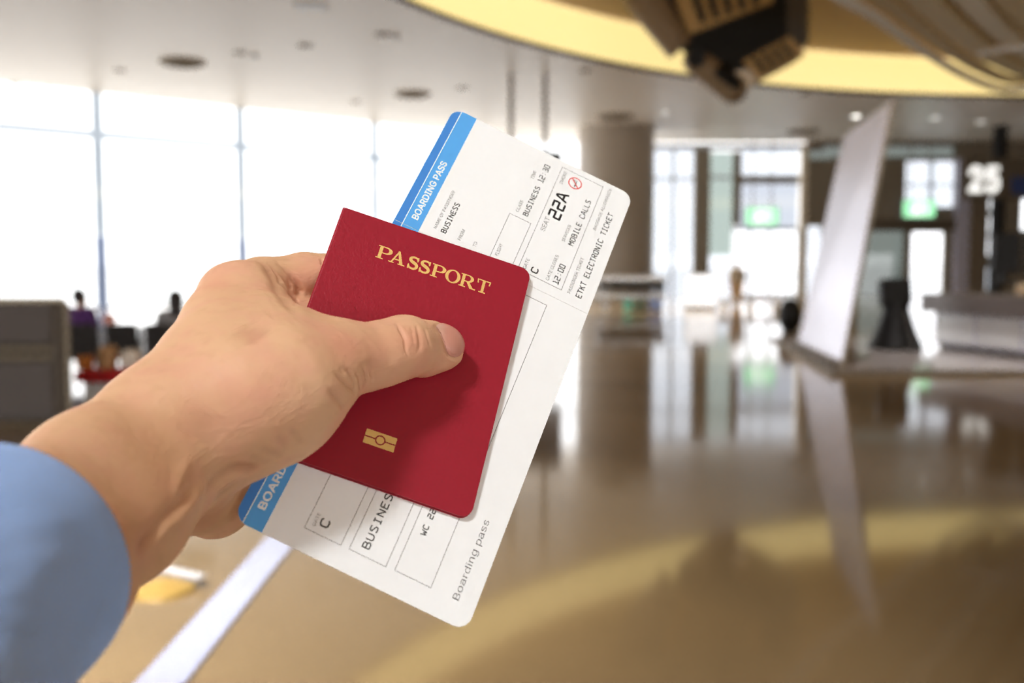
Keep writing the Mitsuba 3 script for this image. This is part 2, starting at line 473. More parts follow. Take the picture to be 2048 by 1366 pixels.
part(k, 'diffuser', box(c[0] - .34, c[0] + .34, c[1] - .28, c[1] + .28, CEIL - .045, CEIL - .03), WHITE)

# added out of view: a panel lighting the hand, a floodlight brightening the floor
k = thing('ceiling_light_panel', 'added unseen ceiling panel behind the camera that lights the hand', 'ceiling light')
part(k, 'housing', box(ADDED_PANEL[0] - .75, ADDED_PANEL[0] + .75, ADDED_PANEL[1] - .75, ADDED_PANEL[1] + .75, CEIL - .03, CEIL), WHITE)
key = part(k, 'diffuser', (np.array([[ADDED_PANEL[0] + a, ADDED_PANEL[1] + b, CEIL - .04] for a, b in ((-.65, -.65), (-.65, .65), (.65, .65), (.65, -.65))]), np.array([[0, 1, 2, 3]])), WHITE)
scene[key] = {**scene[key], 'emitter': {'type': 'area', 'sampling_weight': 6.0, 'radiance': rgb([ADDED_PANEL_L * x for x in (0.97, 1.0, 1.02)])}}
k = thing('ceiling_floodlight', 'added unseen floodlight that brightens the left of the stone floor', 'floodlight')
part(k, 'can', lathe([(.0, -.02), (.13, -.02), (.16, -.22), (.18, -.22), (.16, 0), (0, 0)], (ADDED_FLOOD[0], ADDED_FLOOD[1], CEIL), 28), CHARCOAL, smooth=30)
scene[k + '__added_spot'] = {'type': 'spot', 'sampling_weight': 3.0, 'intensity': rgb([ADDED_FLOOD_I * x for x in (1.0, .97, .88)]), 'cutoff_angle': 24.0, 'beam_width': 4.0,
                       'to_world': T().look_at(origin=[ADDED_FLOOD[0], ADDED_FLOOD[1], CEIL - .23], target=[-2.0, 4.2, 0], up=[1, 0, 0])}

k = thing('ceiling_floodlight', 'round floodlight under the dome aimed at the check-in counter', 'floodlight')
part(k, 'can', lathe([(.0, -.02), (.13, -.02), (.16, -.22), (.18, -.22), (.16, 0), (0, 0)], (4.6, 11.0, DOME), 28), CHARCOAL, smooth=30)
scene[k + '__added_spot'] = {'type': 'spot', 'sampling_weight': 1.0, 'intensity': rgb([290 * x for x in (1.0, .98, .98)]), 'cutoff_angle': 24.0, 'beam_width': 10.0,
                       'to_world': T().look_at(origin=[4.6, 11.0, DOME - .23], target=[7.6, 17.0, 1.0], up=[1, 0, 0])}

scene['ceiling_downlight_009__added_spot'] = {'type': 'spot', 'sampling_weight': 1.0, 'intensity': rgb([560 * x for x in (1.0, .99, .97)]), 'cutoff_angle': 34.0, 'beam_width': 14.0,  # spot added under an unlit downlight to brighten the white table
                                        'to_world': T().look_at(origin=[*(on_height(1170, 140, CEIL) - [0, 0, .06]).tolist()], target=[5.2, 35.2, .8], up=[1, 0, 0])}

# hanging sign on two rods, mostly behind the card
k = thing('hanging_sign', 'dark hanging sign on two thin rods behind the boarding pass', 'hanging sign')
sx0, sx1 = at(985, 400, 33.7)[0], at(1124, 400, 33.7)[0]
part(k, 'sign_box', soft_box(sx0, sx1, 33.5, 33.9, at(1024, 436, 33.7)[2], at(1024, 304, 33.7)[2], .08), CHARCOAL)
for u in (1022, 1090):
    x = at(u, 200, 33.7)[0]
    part(k, 'rod', rod((x, 33.7, at(1024, 306, 33.7)[2]), (x, 33.7, CEIL), .085), GREY_BROWN)

# hanging device at the top of the picture: black body, two slotted covers, two swing arms
dev = thing('hanging_projector', 'black hanging projector with tan slotted covers and brown arms under the cove', 'projector')
Y0, Y1 = 28.6, 32.2
TANC = mat('device_tan', lin(190, 156, 104), 0.55)
ARM = mat('device_brown', lin(140, 118, 92), 0.5)
DGREY = mat('device_grey', lin(74, 68, 60), 0.45)
P2 = lambda pts, y: [at(u, v, y) for u, v in pts]
body_front = [(1300, -60), (1322, 30), (1366, 104), (1420, 122), (1452, 146), (1488, 140), (1500, 105), (1585, 70), (1590, -60)]
body_back = [(1330, -60), (1375, 60), (1440, 128), (1500, 124), (1575, 92), (1612, 60), (1614, -60)]
part(dev, 'body', hull(P2(body_front, Y0) + P2(body_back, Y1)), BLACK)
part(dev, 'side_panel', hull(P2([(1572, -60), (1574, 66), (1600, 98), (1614, 88), (1614, -60)], Y0 - .06) + P2([(1585, -60), (1585, 66), (1604, 95), (1618, 86), (1618, -60)], Y1 - .3)), DGREY)


def slotted(quad, y, depth, n, name):
    """A tan cover with n dark slots; quad: four frame points, slots run from edge 0-3 to edge 1-2."""
    q = np.array(P2(quad, y))
    back_ = q + np.array([0, depth, 0])
    cover = part(dev, name, hull(np.vstack([q, back_])), TANC)
    for i in range(n):
        a0, a1 = .12 + .76 * (i + .2) / n, .12 + .76 * (i + .7) / n
        e = lambda a, b: q[0] * (1 - a) * (1 - b) + q[1] * a * (1 - b) + q[2] * a * b + q[3] * (1 - a) * b
        s = np.array([e(a0, .1), e(a1, .1), e(a1, .9), e(a0, .9)])
        part(cover, 'slot', hull(np.vstack([s - [0, .04, 0], s + [0, .03, 0]])), BLACK)
    return cover


slotted([(1334, -50), (1548, -50), (1546, 4), (1380, 68)], Y0 - .18, .75, 5, 'upper_cover')
slotted([(1486, 122), (1580, 72), (1612, 108), (1516, 160)], Y0 - .15, 1.5, 4, 'lower_cover')
part(dev, 'arm', hull(np.vstack([tube([at(1260, -60, Y0 + .3), at(1285, 0, Y0 + .3)], .51).vertices, tube([at(1310, 30, Y0 + .3), at(1362, 98, Y0 + .3)], .42).vertices])), ARM, smooth=30)
part(dev, 'arm', hull(np.vstack([trimesh.creation.icosphere(3, .345).vertices + at(1390, 122, Y0), trimesh.creation.icosphere(3, .405).vertices + at(1466, 178, Y0)])), ARM, smooth=30)
part(dev, 'lens_cap', hull(np.vstack([trimesh.creation.icosphere(2, .15).vertices + at(1440, 146, Y0 - .42), trimesh.creation.icosphere(2, .15).vertices + at(1472, 168, Y0 - .42), trimesh.creation.icosphere(2, .15).vertices + at(1450, 135, Y0 - .3)])), BLACK, smooth=True)
part(dev, 'hinge', rod(at(1392, 116, Y0 - .36), at(1400, 112, Y0 + 1.2), .27), BLACK)
top = at(1470, -60, 30.4)
part(dev, 'hanging_rod', rod((top[0], 30.4, top[2] - .3), (top[0], 30.4, DOME), .18), BLACK)

# slatted canopy at the top right
can = thing('slatted_canopy', 'brown hanging canopy of curved slats with a pale rim, top right', 'canopy')
RIM = mat('canopy_rim', lin(245, 240, 232), 0.4)
SLAT = mat('canopy_slat', lin(214, 192, 150), 0.55)
SLAT2 = mat('canopy_slat_pale', lin(236, 222, 194), 0.5)
rim_px = [(1600, -75), (1640, -40), (1689, -2), (1751, 33), (1821, 83), (1904, 137), (1960, 164), (2005, 178), (2060, 176), (2150, 160)]
from scipy.interpolate import CubicSpline
rim = np.array([on_height(u, v, 7.9) for u, v in rim_px])
rim = CubicSpline(np.arange(len(rim)), rim)(np.linspace(0, len(rim) - 1, 60))
part(can, 'rim', tube(rim, .13), RIM, smooth=True)
_tn = np.gradient(rim, axis=0)[:, :2]
_tn /= np.linalg.norm(_tn, axis=1, keepdims=True)
inn = np.stack([_tn[:, 1], -_tn[:, 0], 0 * _tn[:, 0]], 1)
rows_ = np.array([5.0, 6.0, 0]) * 0
ctr_in = np.array([17.5, 21.0])


def strip(path, w, h):
    """A slat of section w x h along the path."""
    t_ = np.gradient(path, axis=0)[:, :2]
    t_ /= np.linalg.norm(t_, axis=1, keepdims=True)
    s_ = np.stack([t_[:, 1], -t_[:, 0], 0 * t_[:, 0]], 1) * w / 2
    up = np.array([0, 0, h / 2])
    v = np.concatenate([path - s_ - up, path + s_ - up, path + s_ + up, path - s_ + up])
    n = len(path)
    f = [(k * n + i, k * n + i + 1, ((k + 1) % 4) * n + i + 1, ((k + 1) % 4) * n + i) for k in range(4) for i in range(n - 1)]
    f += [(0, n, 2 * n, 3 * n), (n - 1, 4 * n - 1, 3 * n - 1, 2 * n - 1)]
    return v, np.array(f)


for i in range(9):
    f_ = 0.05 + 0.085 * i
    pth = rim.copy()
    pth[:, :2] = rim[:, :2] * (1 - f_) + ctr_in * f_
    pth[:, 2] = 8.04 + .45 * f_
    part(can, 'slat', strip(pth[::2], .60 if i else .38, .18 + .09 * (i % 2)), SLAT2 if i in (2, 5) else SLAT)
lid = rim.copy()
part(can, 'cross_bar', tube([on_height(1955, 105, 7.95), on_height(2110, 85, 7.95)], .09), RIM, smooth=True)
lidp = Polygon([tuple(p[:2]) for p in rim[::2]] + [tuple(ctr_in + (8, 0)), tuple(ctr_in)]).buffer(0)
part(can, 'top_sheet', slab(lidp, 8.62, 8.72), SLAT)
for p_ in (rim[20], rim[38]):
    q_ = p_ * .8 + np.array([*ctr_in, 8.0]) * .2
    part(can, 'hanging_rod', rod((q_[0], q_[1], 8.7), (q_[0], q_[1], DOME), .05), SILVER)

# ------------------------------------------------------------------ exit signs
def exit_sign(u0, u1, v0, v1, y, label, hang):
    a, b = at(u0, v1, y), at(u1, v0, y)
    k = thing('exit_sign', label, 'exit sign')
    part(k, 'case', soft_box(a[0] - .06, b[0] + .06, y - .06, y + .06, a[2] - .06, b[2] + .06, .02), FRAME_LIGHT)
    f = (np.array([[a[0], y - .065, a[2]], [b[0], y - .065, a[2]], [b[0], y - .065, b[2]], [a[0], y - .065, b[2]]]), np.array([[0, 1, 2, 3]]))
    key = part(k, 'lit_face', f, WHITE, label='glowing green face')
    scene[key] = {**scene[key], 'emitter': {'type': 'area', 'sampling_weight': 0.15, 'radiance': rgb((.34, 1.15, .55))}}
    w, h = b[0] - a[0], b[2] - a[2]
    cx, cz = (a[0] + b[0]) / 2, (a[2] + b[2]) / 2
    man = unary_union([Point(0, .33).buffer(.10), LineString([(.0, .2), (-.05, -.08)]).buffer(.09), LineString([(-.02, .14), (.22, .02)]).buffer(.05), LineString([(-.02, .14), (-.22, .10)]).buffer(.05), LineString([(-.05, -.08), (.16, -.38)]).buffer(.06), LineString([(-.05, -.08), (-.25, -.36)]).buffer(.06)])
    man = unary_union([man, sbox(.32, -.42, .72, .42).difference(sbox(.40, -.42, .64, .34))])
    g = affinity.translate(affinity.scale(man, h, h, origin=(0, 0)), cx - .1 * w, cz)
    key = part(k, 'running_figure', upright(g, y - .085, y - .068), WHITE, label='white running figure and door')
    scene[key] = {**scene[key], 'emitter': {'type': 'area', 'sampling_weight': 0.15, 'radiance': rgb((1.5, 1.6, 1.45))}}
    for x in (a[0] + .2 * w, b[0] - .2 * w):
        part(k, 'hanger', rod((x, y, b[2] + .04), (x, y, hang), .03), GREY_BROWN)


exit_sign(1492, 1555, 417, 449, 51.2, 'green lit exit sign over the far bright doors', CEIL)
exit_sign(1806, 1869, 402, 434, 51.3, 'green lit exit sign on the brown back wall right of the pylon', CEIL)

# ------------------------------------------------------------------ slanted pylon
pylon_m = mat('pylon_metal', lin(214, 211, 226), 0.28, metallic=0.55, specular=0.6)
bl, br = np.array([5.36, 18.6, .06]), np.array([4.87, 14.62, .06])
tr_, tl_ = at(1790, 200, 14.62), at(1692, 274, 18.6)
nrm = np.cross(br - bl, tl_ - bl)
nrm /= np.linalg.norm(nrm)
pylon = thing('slanted_pylon', 'tall slanted lavender grey metal pylon panel standing on the platform edge', 'pylon')
quad = np.array([bl, br, tr_, tl_])
part(pylon, 'panel', hull(np.vstack([quad, quad + nrm * .04])), pylon_m)
part(pylon, 'edge_strip', hull(np.vstack([[br - [0, .03, 0], tr_ - [0, .03, 0], br + nrm * .05, tr_ + nrm * .05, br + [0, .03, 0], tr_ + [0, .03, 0]]])), GREY_BROWN)
part(pylon, 'base_rail', hull(np.vstack([bl - nrm * .05, br - nrm * .05, bl + nrm * .16, br + nrm * .16, bl - nrm * .05 + [0, 0, .07], br - nrm * .05 + [0, 0, .07], bl + nrm * .16 + [0, 0, .07], br + nrm * .16 + [0, 0, .07]])), DARK_BROWN)

# ------------------------------------------------------------------ check-in counter, its screens, gate sign, kiosk, bin
counter = thing('check_in_counter', 'long check-in counter with white front panels and a dark grey worktop', 'counter')
foot = Polygon([(7.75, 18.3), (8.55, 15.1), (16, 15.1), (16, 18.3)])
part(counter, 'body', slab(foot, .14, .74), LAVENDER)
part(counter, 'plinth', slab(foot.buffer(-.08, join_style=2), .06, .15), CHARCOAL)
part(counter, 'worktop', slab(foot.buffer(.16, join_style=2), .72, 1.05), mat('worktop_grey', lin(104, 94, 90), .4))
for i in range(3):
    p0 = np.array([7.75, 18.3]) + (np.array([8.55, 15.1]) - np.array([7.75, 18.3])) * (i + .04) / 3
    p1 = np.array([7.75, 18.3]) + (np.array([8.55, 15.1]) - np.array([7.75, 18.3])) * (i + .96) / 3
    n2 = np.array([-.97, -.243]) * .03
    part(counter, 'front_panel', slab(Polygon([p0, p1, p1 + n2, p0 + n2]), .18, .70), WHITE)
part(counter, 'gold_reflection_slab', slab(Polygon([(9.0, 17.9), (9.2, 16.6), (15, 16.6), (15, 17.9)]), 1.05, 1.24), mat('reflected_gold', lin(206, 162, 96), .35))  # added slab; its gold paints the yellow light reflected on the worktop
for i, (u, w, yy) in enumerate(((2012, .46, 17.3), (2085, .60, 17.2))):
    x = at(u, 500, yy)[0]
    k = thing('computer_monitor', ['black monitor beside the gate sign post', 'black monitor farther right on the counter'][i], 'monitor', 'monitors on the counter')
    part(k, 'screen', soft_box(x - w / 2, x + w / 2, yy - .06, yy + .06, 1.42, 2.12, .02), BLACK)
    part(k, 'neck', box(x - .05, x + .05, yy + .02, yy + .1, 1.28, 1.5), BLACK)
    part(k, 'foot', soft_box(x - .18, x + .18, yy - .12, yy + .16, 1.24, 1.29, .01), BLACK)
sign = thing('gate_sign', 'dark gate sign with a glowing 25 on a black post', 'gate sign')
px_ = at(2000, 300, 46.2)[0]
part(sign, 'post', rod((px_, 46.2, 0), (px_, 46.2, at(1024, 224, 46.2)[2]), .31, 24), BLACK, smooth=30)
a, b = at(1924, 398, 45.8), at(2140, 316, 45.8)
part(sign, 'board', soft_box(a[0], b[0], 45.7, 45.88, a[2], b[2], .04), DARK_BROWN)
dg = type_outline('25', 4)
bb = dg.bounds
n0, n1 = at(1937, 386, 45.65), at(2001, 331, 45.65)
dg = affinity.scale(affinity.translate(dg, -bb[0], -bb[1]), (n1[0] - n0[0]) / (bb[2] - bb[0]), (n1[2] - n0[2]) / (bb[3] - bb[1]), origin=(0, 0))
key = part(sign, 'number', upright(affinity.translate(dg, n0[0], n0[2]), 45.62, 45.69), WHITE, label='glowing white number 25')
scene[key] = {**scene[key], 'emitter': {'type': 'area', 'sampling_weight': 0.15, 'radiance': rgb((1.1, 1.1, 1.05))}}
a, b = at(2024, 388, 45.65), at(2135, 354, 45.65)
part(sign, 'blue_plate', box(a[0], b[0], 45.62, 45.69, a[2], b[2]), mat('sign_blue', lin(28, 58, 120), .4), label='blue plate')
kiosk = thing('check_in_kiosk', 'black check-in kiosk with a leaning screen on a flared stand', 'kiosk')
kx, ky = at(1790, 690, 18.0)[0], 18.0
part(kiosk, 'stand', lathe([(0, .06), (.46, .06), (.47, .12), (.36, .35), (.24, .72), (.20, .95), (0, .98)], (kx, ky, 0), 32), BLACK, smooth=30)
part(kiosk, 'screen_head', turn(soft_box(kx - .30, kx + .25, ky - .14, ky + .12, .82, 1.32, .05), -10, (kx, ky, 1.0), (1, 0, 0)), BLACK)
part(kiosk, 'cable_strip', tube([(kx + .06, ky - .28, .75), (kx + .12, ky - .40, .3), (kx + .14, ky - .46, .1)], .02), mat('strip_grey', lin(90, 88, 84), .4), smooth=True)
bx_, by_ = at(1580, 640, 23.4)[0], 23.4
binn = thing('waste_bin', 'black rounded bin standing on the floor left of the pylon', 'bin')
part(binn, 'shell', lathe([(0, 0), (.12, 0), (.20, .10), (.265, .28), (.275, .42), (.25, .58), (.18, .72), (.10, .79), (.08, .79), (.08, .70), (0, .68)], (bx_, by_, 0), 40), BLACK, smooth=40)
part(binn, 'foot_ring', lathe([(.10, 0), (.19, 0), (.19, .03), (.10, .03), (.10, 0)], (bx_, by_, 0), 32), CHARCOAL)

# ------------------------------------------------------------------ far tables, cabinet and bags
desk = thing('white_table', 'long white table with a dark underside before the thick column', 'table')
dx0, dx1, dy0, dy1 = at(1196, 580, 35)[0], at(1330, 580, 35)[0], 34.6, 35.8
part(desk, 'table_top', soft_box(dx0, dx1, dy0, dy1, 1.02, 1.20, .02), WHITE)
part(desk, 'apron', box(dx0 + .05, dx1 - .1, dy0 + .1, dy1 - .1, .72, 1.0), CHARCOAL)
part(desk, 'shelf', soft_box(dx0 + .02, dx1 - .02, dy0 + .03, dy1, .44, .58, .02), WHITE)
for x in (dx0 + .28, dx1 - .2):
    part(desk, 'leg', box(x - .06, x + .06, dy0 + .1, dy0 + .22, 0, 1.02), WHITE)
    part(desk, 'leg', box(x - .06, x + .06, dy1 - .22, dy1 - .1, 0, 1.02), WHITE)
part(desk, 'end_box', soft_box(dx1 - .34, dx1 - .04, dy0 - .02, dy0 + .2, .70, .98, .04), BLACK)


def bag(x, y, z, w, d, h, m, label, group):
    k = thing('travel_bag', label, 'bag', group)
    p = hull(np.vstack([trimesh.creation.icosphere(2, r).vertices * [1, .8, 1] + [x + sx * (w / 2 - r), y + sy * (d / 2 - r), z + r + sz * (h - 2 * r)] for sx in (-1, 1) for sy in (-1, 1) for sz in (0, 1) for r in [min(w, d, h) * .3]]))
    part(k, 'body', p, m, smooth=30)
    part(k, 'handle', tube([(x + w * .22 * math.cos(t), y, z + h - .02 + h * .22 * math.sin(t)) for t in np.linspace(0, math.pi, 9)], .014), BLACK, smooth=True)
    return k


TEAL, OLIVE, BLUEB = mat('bag_teal', lin(86, 170, 150), .7), mat('bag_olive', lin(72, 82, 62), .7), mat('bag_blue', lin(110, 124, 160), .7)
TANB, WHITEB, ORANGE = mat('bag_tan', lin(190, 148, 104), .7), mat('bag_white', lin(226, 214, 200), .7), mat('bag_orange', lin(196, 120, 48), .7)
for u, m, w, n in ((1256, TEAL, .26, 'small teal'), (1280, OLIVE, .44, 'dark olive'), (1311, BLUEB, .46, 'grey blue')):
    bag(at(u, 610, 34.3)[0], 34.3, 0, w, .3, .40, m, n + ' bag on the floor by the white table', 'bags by the white table')
cab = thing('white_cabinet', 'white cabinet with an added glow on its doors standing before the far dark pillar', 'cabinet')
cx0, cx1 = at(1372, 590, 36)[0], at(1436, 590, 36)[0]
part(cab, 'body', soft_box(cx0, cx1, 36, 36.6, .05, 1.28, .03), WHITE)
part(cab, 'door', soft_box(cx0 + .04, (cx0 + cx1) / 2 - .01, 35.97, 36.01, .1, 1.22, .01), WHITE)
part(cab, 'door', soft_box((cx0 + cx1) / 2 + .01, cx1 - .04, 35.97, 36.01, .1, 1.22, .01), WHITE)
for d_ in ('door', 'door_001'):  # glow added to the doors to lift the cabinet to white
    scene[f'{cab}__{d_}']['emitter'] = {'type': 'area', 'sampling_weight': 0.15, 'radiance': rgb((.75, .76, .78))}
part(cab, 'plinth', box(cx0 + .05, cx1 - .05, 36.05, 36.55, 0, .06), CHARCOAL)
ben = thing('white_bench', 'low white bench right of the white cabinet', 'bench')
e0, e1 = at(1438, 600, 34.5)[0], at(1566, 600, 34.5)[0]
part(ben, 'seat', soft_box(e0, e1, 34.3, 34.9, .30, .42, .02), WHITE)
for x in (e0 + .2, (e0 + e1) / 2, e1 - .2):
    part(ben, 'leg', box(x - .05, x + .05, 34.35, 34.85, 0, .31), CREAM)


# ------------------------------------------------------------------ people
SKINP = mat('people_skin', lin(206, 158, 126), .6)
HAIR = mat('people_hair', lin(34, 26, 26), .5)


def rotz(p, deg, at_):
    c, s = math.cos(math.radians(deg)), math.sin(math.radians(deg))
    p = np.asarray(p, float)
    return np.stack([p[..., 0] * c - p[..., 1] * s + at_[0], p[..., 0] * s + p[..., 1] * c + at_[1], p[..., 2] + at_[2]], -1)


def human(label, where_, facing, seated, top_m, leg_m, hair_m=None, long_hair=False, group=None, stride=0.0, lean=0.0, bulk=0.0):
    """A clothed person 1.68 m tall, front towards -y before turning by facing degrees; one continuous body, clothes and hair over it."""
    k = thing('person', label, 'person', group)
    hip = .50 if seated else .90
    B = []
    b = lambda a, ra, c, rc, kk=40.0: B.append((np.array(a) * 1000.0, ra * 1000, np.array(c) * 1000.0, rc * 1000, kk))
    zz = lambda z: z - .90 + hip
    neck, headz = zz(1.40), zz(1.55)
    L = lambda z: -lean * (z - hip)
    torso, legs, arms = [], [], []
    torso += [((-.08, 0, zz(.95)), .125, (.08, 0, zz(.95)), .125), ((0, L(zz(1.0)), zz(1.0)), .135, (0, L(zz(1.26)), zz(1.26)), .14), ((-.13, L(zz(1.33)), zz(1.33)), .075, (.13, L(zz(1.33)), zz(1.33)), .075)]
    for s in (-1, 1):
        sh, y0 = np.array([s * .18, L(zz(1.34)), zz(1.34)]), L(zz(1.34))
        if seated:
            el, wr = np.array([s * .25, y0 - .04, zz(1.08)]), np.array([s * .17, y0 - .27, zz(1.0)])
        else:
            el, wr = np.array([s * .25, y0 + s * stride * .25, zz(1.08)]), np.array([s * .26, y0 + s * stride * .5 - .04, zz(.84)])
        arms.append((sh, .055, el, .043))
        b(el, .040, wr, .028)
        for f, (dx, ln) in enumerate(((-.022, .075), (-.008, .085), (.007, .08), (.021, .066))):
            b(wr + [dx, -.02, -.03], .011, wr + [dx * 1.2, -.03, -.06 - ln * .6], .008, 8)
        b(wr, .028, wr + [0, -.01, -.055], .030, 20)
        b(wr + [-s * .025, -.02, -.02], .012, wr + [-s * .04, -.05, -.07], .009, 8)
        if seated:
            kn, an = np.array([s * .11, -.42, hip]), np.array([s * .11, -.46, .09])
        else:
            kn, an = np.array([s * .10, -s * stride * .25 - .02, .48]), np.array([s * .10, -s * stride * .45 + .05, .09])
        legs.append((np.array([s * .09, 0, hip + .02]), .095, kn, .062))
        legs.append((kn, .060, an, .043))
        b(an + [0, .03, -.04], .038, an + [0, -.16, -.055], .030, 20)
    for a, ra, c, rc in torso + arms + legs:
        b(a, ra, c, rc)
    hy = L(zz(1.5))
    b((0, hy + .01, neck - .05), .058, (0, hy, neck + .06), .052)
    b((0, hy + .015, headz + .035), .086, (0, hy - .012, headz + .01), .080)
    b((0, hy - .03, headz - .055), .058, (0, hy - .045, headz - .075), .045)
    b((0, hy - .095, headz + .01), .010, (0, hy - .108, headz - .018), .014, 10)             # nose
    for s in (-1, 1):
        b((s * .085, hy + .01, headz + .01), .016, (s * .082, hy + .01, headz - .03), .012, 10)   # ears
        b((s * .033, hy - .082, headz + .022), .014, (s * .030, hy - .083, headz + .022), .014, 8)
    b((-.022, hy - .088, headz - .052), .011, (.022, hy - .088, headz - .052), .011, 8)

    def meshed(bones, step=12.0):
        m = implicit(bones, step)
        trimesh.smoothing.filter_taubin(m, lamb=0.5, nu=0.52, iterations=4)
        return trimesh.Trimesh(rotz(np.array(m.vertices) / 1000, facing, where_), m.faces, process=False)

    grow = lambda q, g: [(np.array(a) * 1000.0, ra * 1000 + g, np.array(c) * 1000.0, rc * 1000 + g, 40.0) for a, ra, c, rc in q]
    scene[k] = mikit.ply(meshed(B), SKINP, smooth=True)
    part(k, 'shirt', meshed(grow(torso + arms, 12.0 + bulk)), top_m, smooth=True)
    part(k, 'trousers', meshed(grow(legs + [((-.08, 0, hip + .03), .12, (.08, 0, hip + .03), .12)], 11.0 + bulk)), leg_m, smooth=True)
    hb = [(np.array((0, hy + .03, headz + .05)) * 1000.0, 93, np.array((0, hy + .03, headz + .01)) * 1000.0, 92, 30.0)]
    if long_hair:
        hb.append((np.array((0, hy + .05, headz)) * 1000.0, 95, np.array((0, hy + .07, headz - .18)) * 1000.0, 78, 40.0))
    part(k, 'hair', meshed(hb), hair_m or HAIR, smooth=True)
    return k


PURPLE, DENIM, KHAKI, GREYC, PINK = mat('cloth_purple', lin(88, 50, 118), .8), mat('cloth_denim', lin(52, 58, 78), .8), mat('cloth_khaki', lin(150, 130, 104), .8), mat('cloth_grey', lin(150, 150, 156), .8), mat('cloth_pink', lin(226, 160, 148), .8)
RUST = mat('cloth_rust', lin(150, 116, 76), .8)
human('person in khaki clothes walking towards the far bright doors', (at(1474, 560, 38.4)[0], 38.4, 0), 170, False, KHAKI, RUST, mat('hair_brown', lin(120, 94, 70), .6), True, stride=.5, bulk=42.0)
human('seated person in a purple shirt by the left windows', (at(162, 640, 14.4)[0], 14.4, -.06), 160, True, PURPLE, DENIM)
human('seated person with long black hair beside the raised hand', (at(352, 640, 13.5)[0], 13.5, -.06), 200, True, GREYC, DENIM, None, True)

# ------------------------------------------------------------------ seats at the left
MESH = mat('seat_black', lin(40, 38, 38), .6)
REDM = mat('seat_red', lin(176, 14, 22), .45)


def airport_seat(x, y, rz, label):
    k = thing('lounge_seat', label, 'seat', 'black seats by the left windows')
    o = (x, y, 0)
    tr = lambda m: turn(m, rz, o)
    part(k, 'backrest', tr(turn(soft_box(x - .20, x + .20, y - .28, y - .22, .40, .84, .02), 9, (x, y - .25, .45), (1, 0, 0))), MESH)
    part(k, 'seat', tr(soft_box(x - .20, x + .20, y - .22, y + .26, .38, .45, .02)), MESH)
    for s in (-1, 1):
        part(k, 'side_post', tr(soft_box(x + s * .215 - .02, x + s * .215 + .02, y - .26, y - .20, 0, .80, .008)), SILVER)
        part(k, 'armrest', tr(soft_box(x + s * .215 - .025, x + s * .215 + .025, y - .2, y + .22, .60, .63, .01)), BLACK)


for i, u in enumerate((184, 262, 340)):
    airport_seat(at(u, 680, 12.6)[0], 12.6, 0, ['black lounge seat right beside the grey partition', 'middle black lounge seat of the row', 'black lounge seat nearest the raised wrist'][i])
bench = thing('red_bench', 'red topped bench on a white base before the black seats', 'bench')
r0, r1 = at(154, 750, 11)[0], at(360, 750, 11)[0]
part(bench, 'cushion', soft_box(r0, r1, 10.9, 11.4, .27, .40, .03), REDM)
part(bench, 'base', soft_box(r0 + .08, r1 - .08, 10.98, 11.34, .0, .27, .01), WHITE)
for u, y, z, w, h, m, n in ((170, 11.15, .40, .14, .15, ORANGE, 'orange brown'), (216, 11.15, .40, .15, .26, TANB, 'tan'), (262, 11.15, .40, .20, .22, WHITEB, 'off white')):
    bag(at(u, 700, y)[0], y, z, w, .24, h, m, n + ' bag lying on the red bench', 'bags on the red bench')
cap_p = at(228, 645, 12.5)
solid('sun_hat', lathe([(0, .10), (.05, .09), (.07, .05), (.075, .0), (.10, -.02), (.07, -.01), (0, -.01)], (cap_p[0], 12.36, .86), 28), PINK, 'pink sun hat resting on top of a black seat back', 'hat', smooth=30)

# partition at the left edge
par = thing('partition_screen', 'grey brown two panel partition with a metal frame at the left edge', 'partition')
q0, q1, py = at(-190, 700, 9.75)[0], at(140, 700, 9.75)[0], 9.75
PGREY = mat('partition_grey', lin(84, 77, 74), .7)
part(par, 'upper_panel', soft_box(q0, q1 - .16, py - .04, py + .04, .80, 1.19, .015), PGREY)
part(par, 'lower_panel', soft_box(q0, q1 - .16, py - .04, py + .04, .06, .62, .015), PGREY)
for z in (.655, .745):
    part(par, 'cross_bar', rod((q0, py - .02, z), (q1 - .14, py - .02, z), .035), mat(f'bar_{int(z * 1000)}', lin(122, 112, 96), .4, metallic=.3), smooth=30)
part(par, 'back_sheet', box(q0, q1 - .16, py + .03, py + .05, .1, 1.15), CHARCOAL)
part(par, 'top_rail', rod((q0, py, 1.215), (q1 - .04, py, 1.215), .028), mat('rail_pale', lin(196, 186, 166), .4), smooth=30)
part(par, 'end_post', soft_box(q1 - .16, q1 - .05, py - .06, py + .06, 0, 1.2, .02), mat('post_dark', lin(66, 54, 40), .5))
part(par, 'edge_strip', soft_box(q1 - .05, q1, py - .03, py + .03, 0, 1.2, .01), GREY_BROWN)
part(par, 'foot', soft_box(q0, q1, py - .25, py + .25, 0, .05, .015), DARK_BROWN)

# brass floor box with its white lid
fb = on_height(334, 1180, 0)
floor_box = thing('floor_socket_box', 'brass floor socket box with an open white lid beside the white strip', 'floor box')
part(floor_box, 'brass_base', lathe([(0, 0), (.16, 0), (.15, .02), (.06, .045), (0, .05)], (fb[0] - .02, fb[1], 0), 28), mat('brass', lin(150, 122, 66), .45, metallic=.3), smooth=30)
part(floor_box, 'white_lid', turn(turn(soft_box(fb[0] - .12, fb[0] + .14, fb[1] + .04, fb[1] + .12, .055, .075, .006), 8, fb, (0, 1, 0)), -12, fb), mat('lid_pale', lin(158, 156, 160), .5))
KCARD, HAND_STEP = 1.17, 1.0


# ------------------------------------------------------------------ the hand: an implicit body of tapered bones, meshed as one surface
def lens(u, v, d):
    """Where a point seen at (u, v) of the frame lies, d metres in front of the eye: metres right, down and forward of the eye."""
    return np.array([(u - 1024) / F_PX * d, (v - 683) / F_PX * d, d])


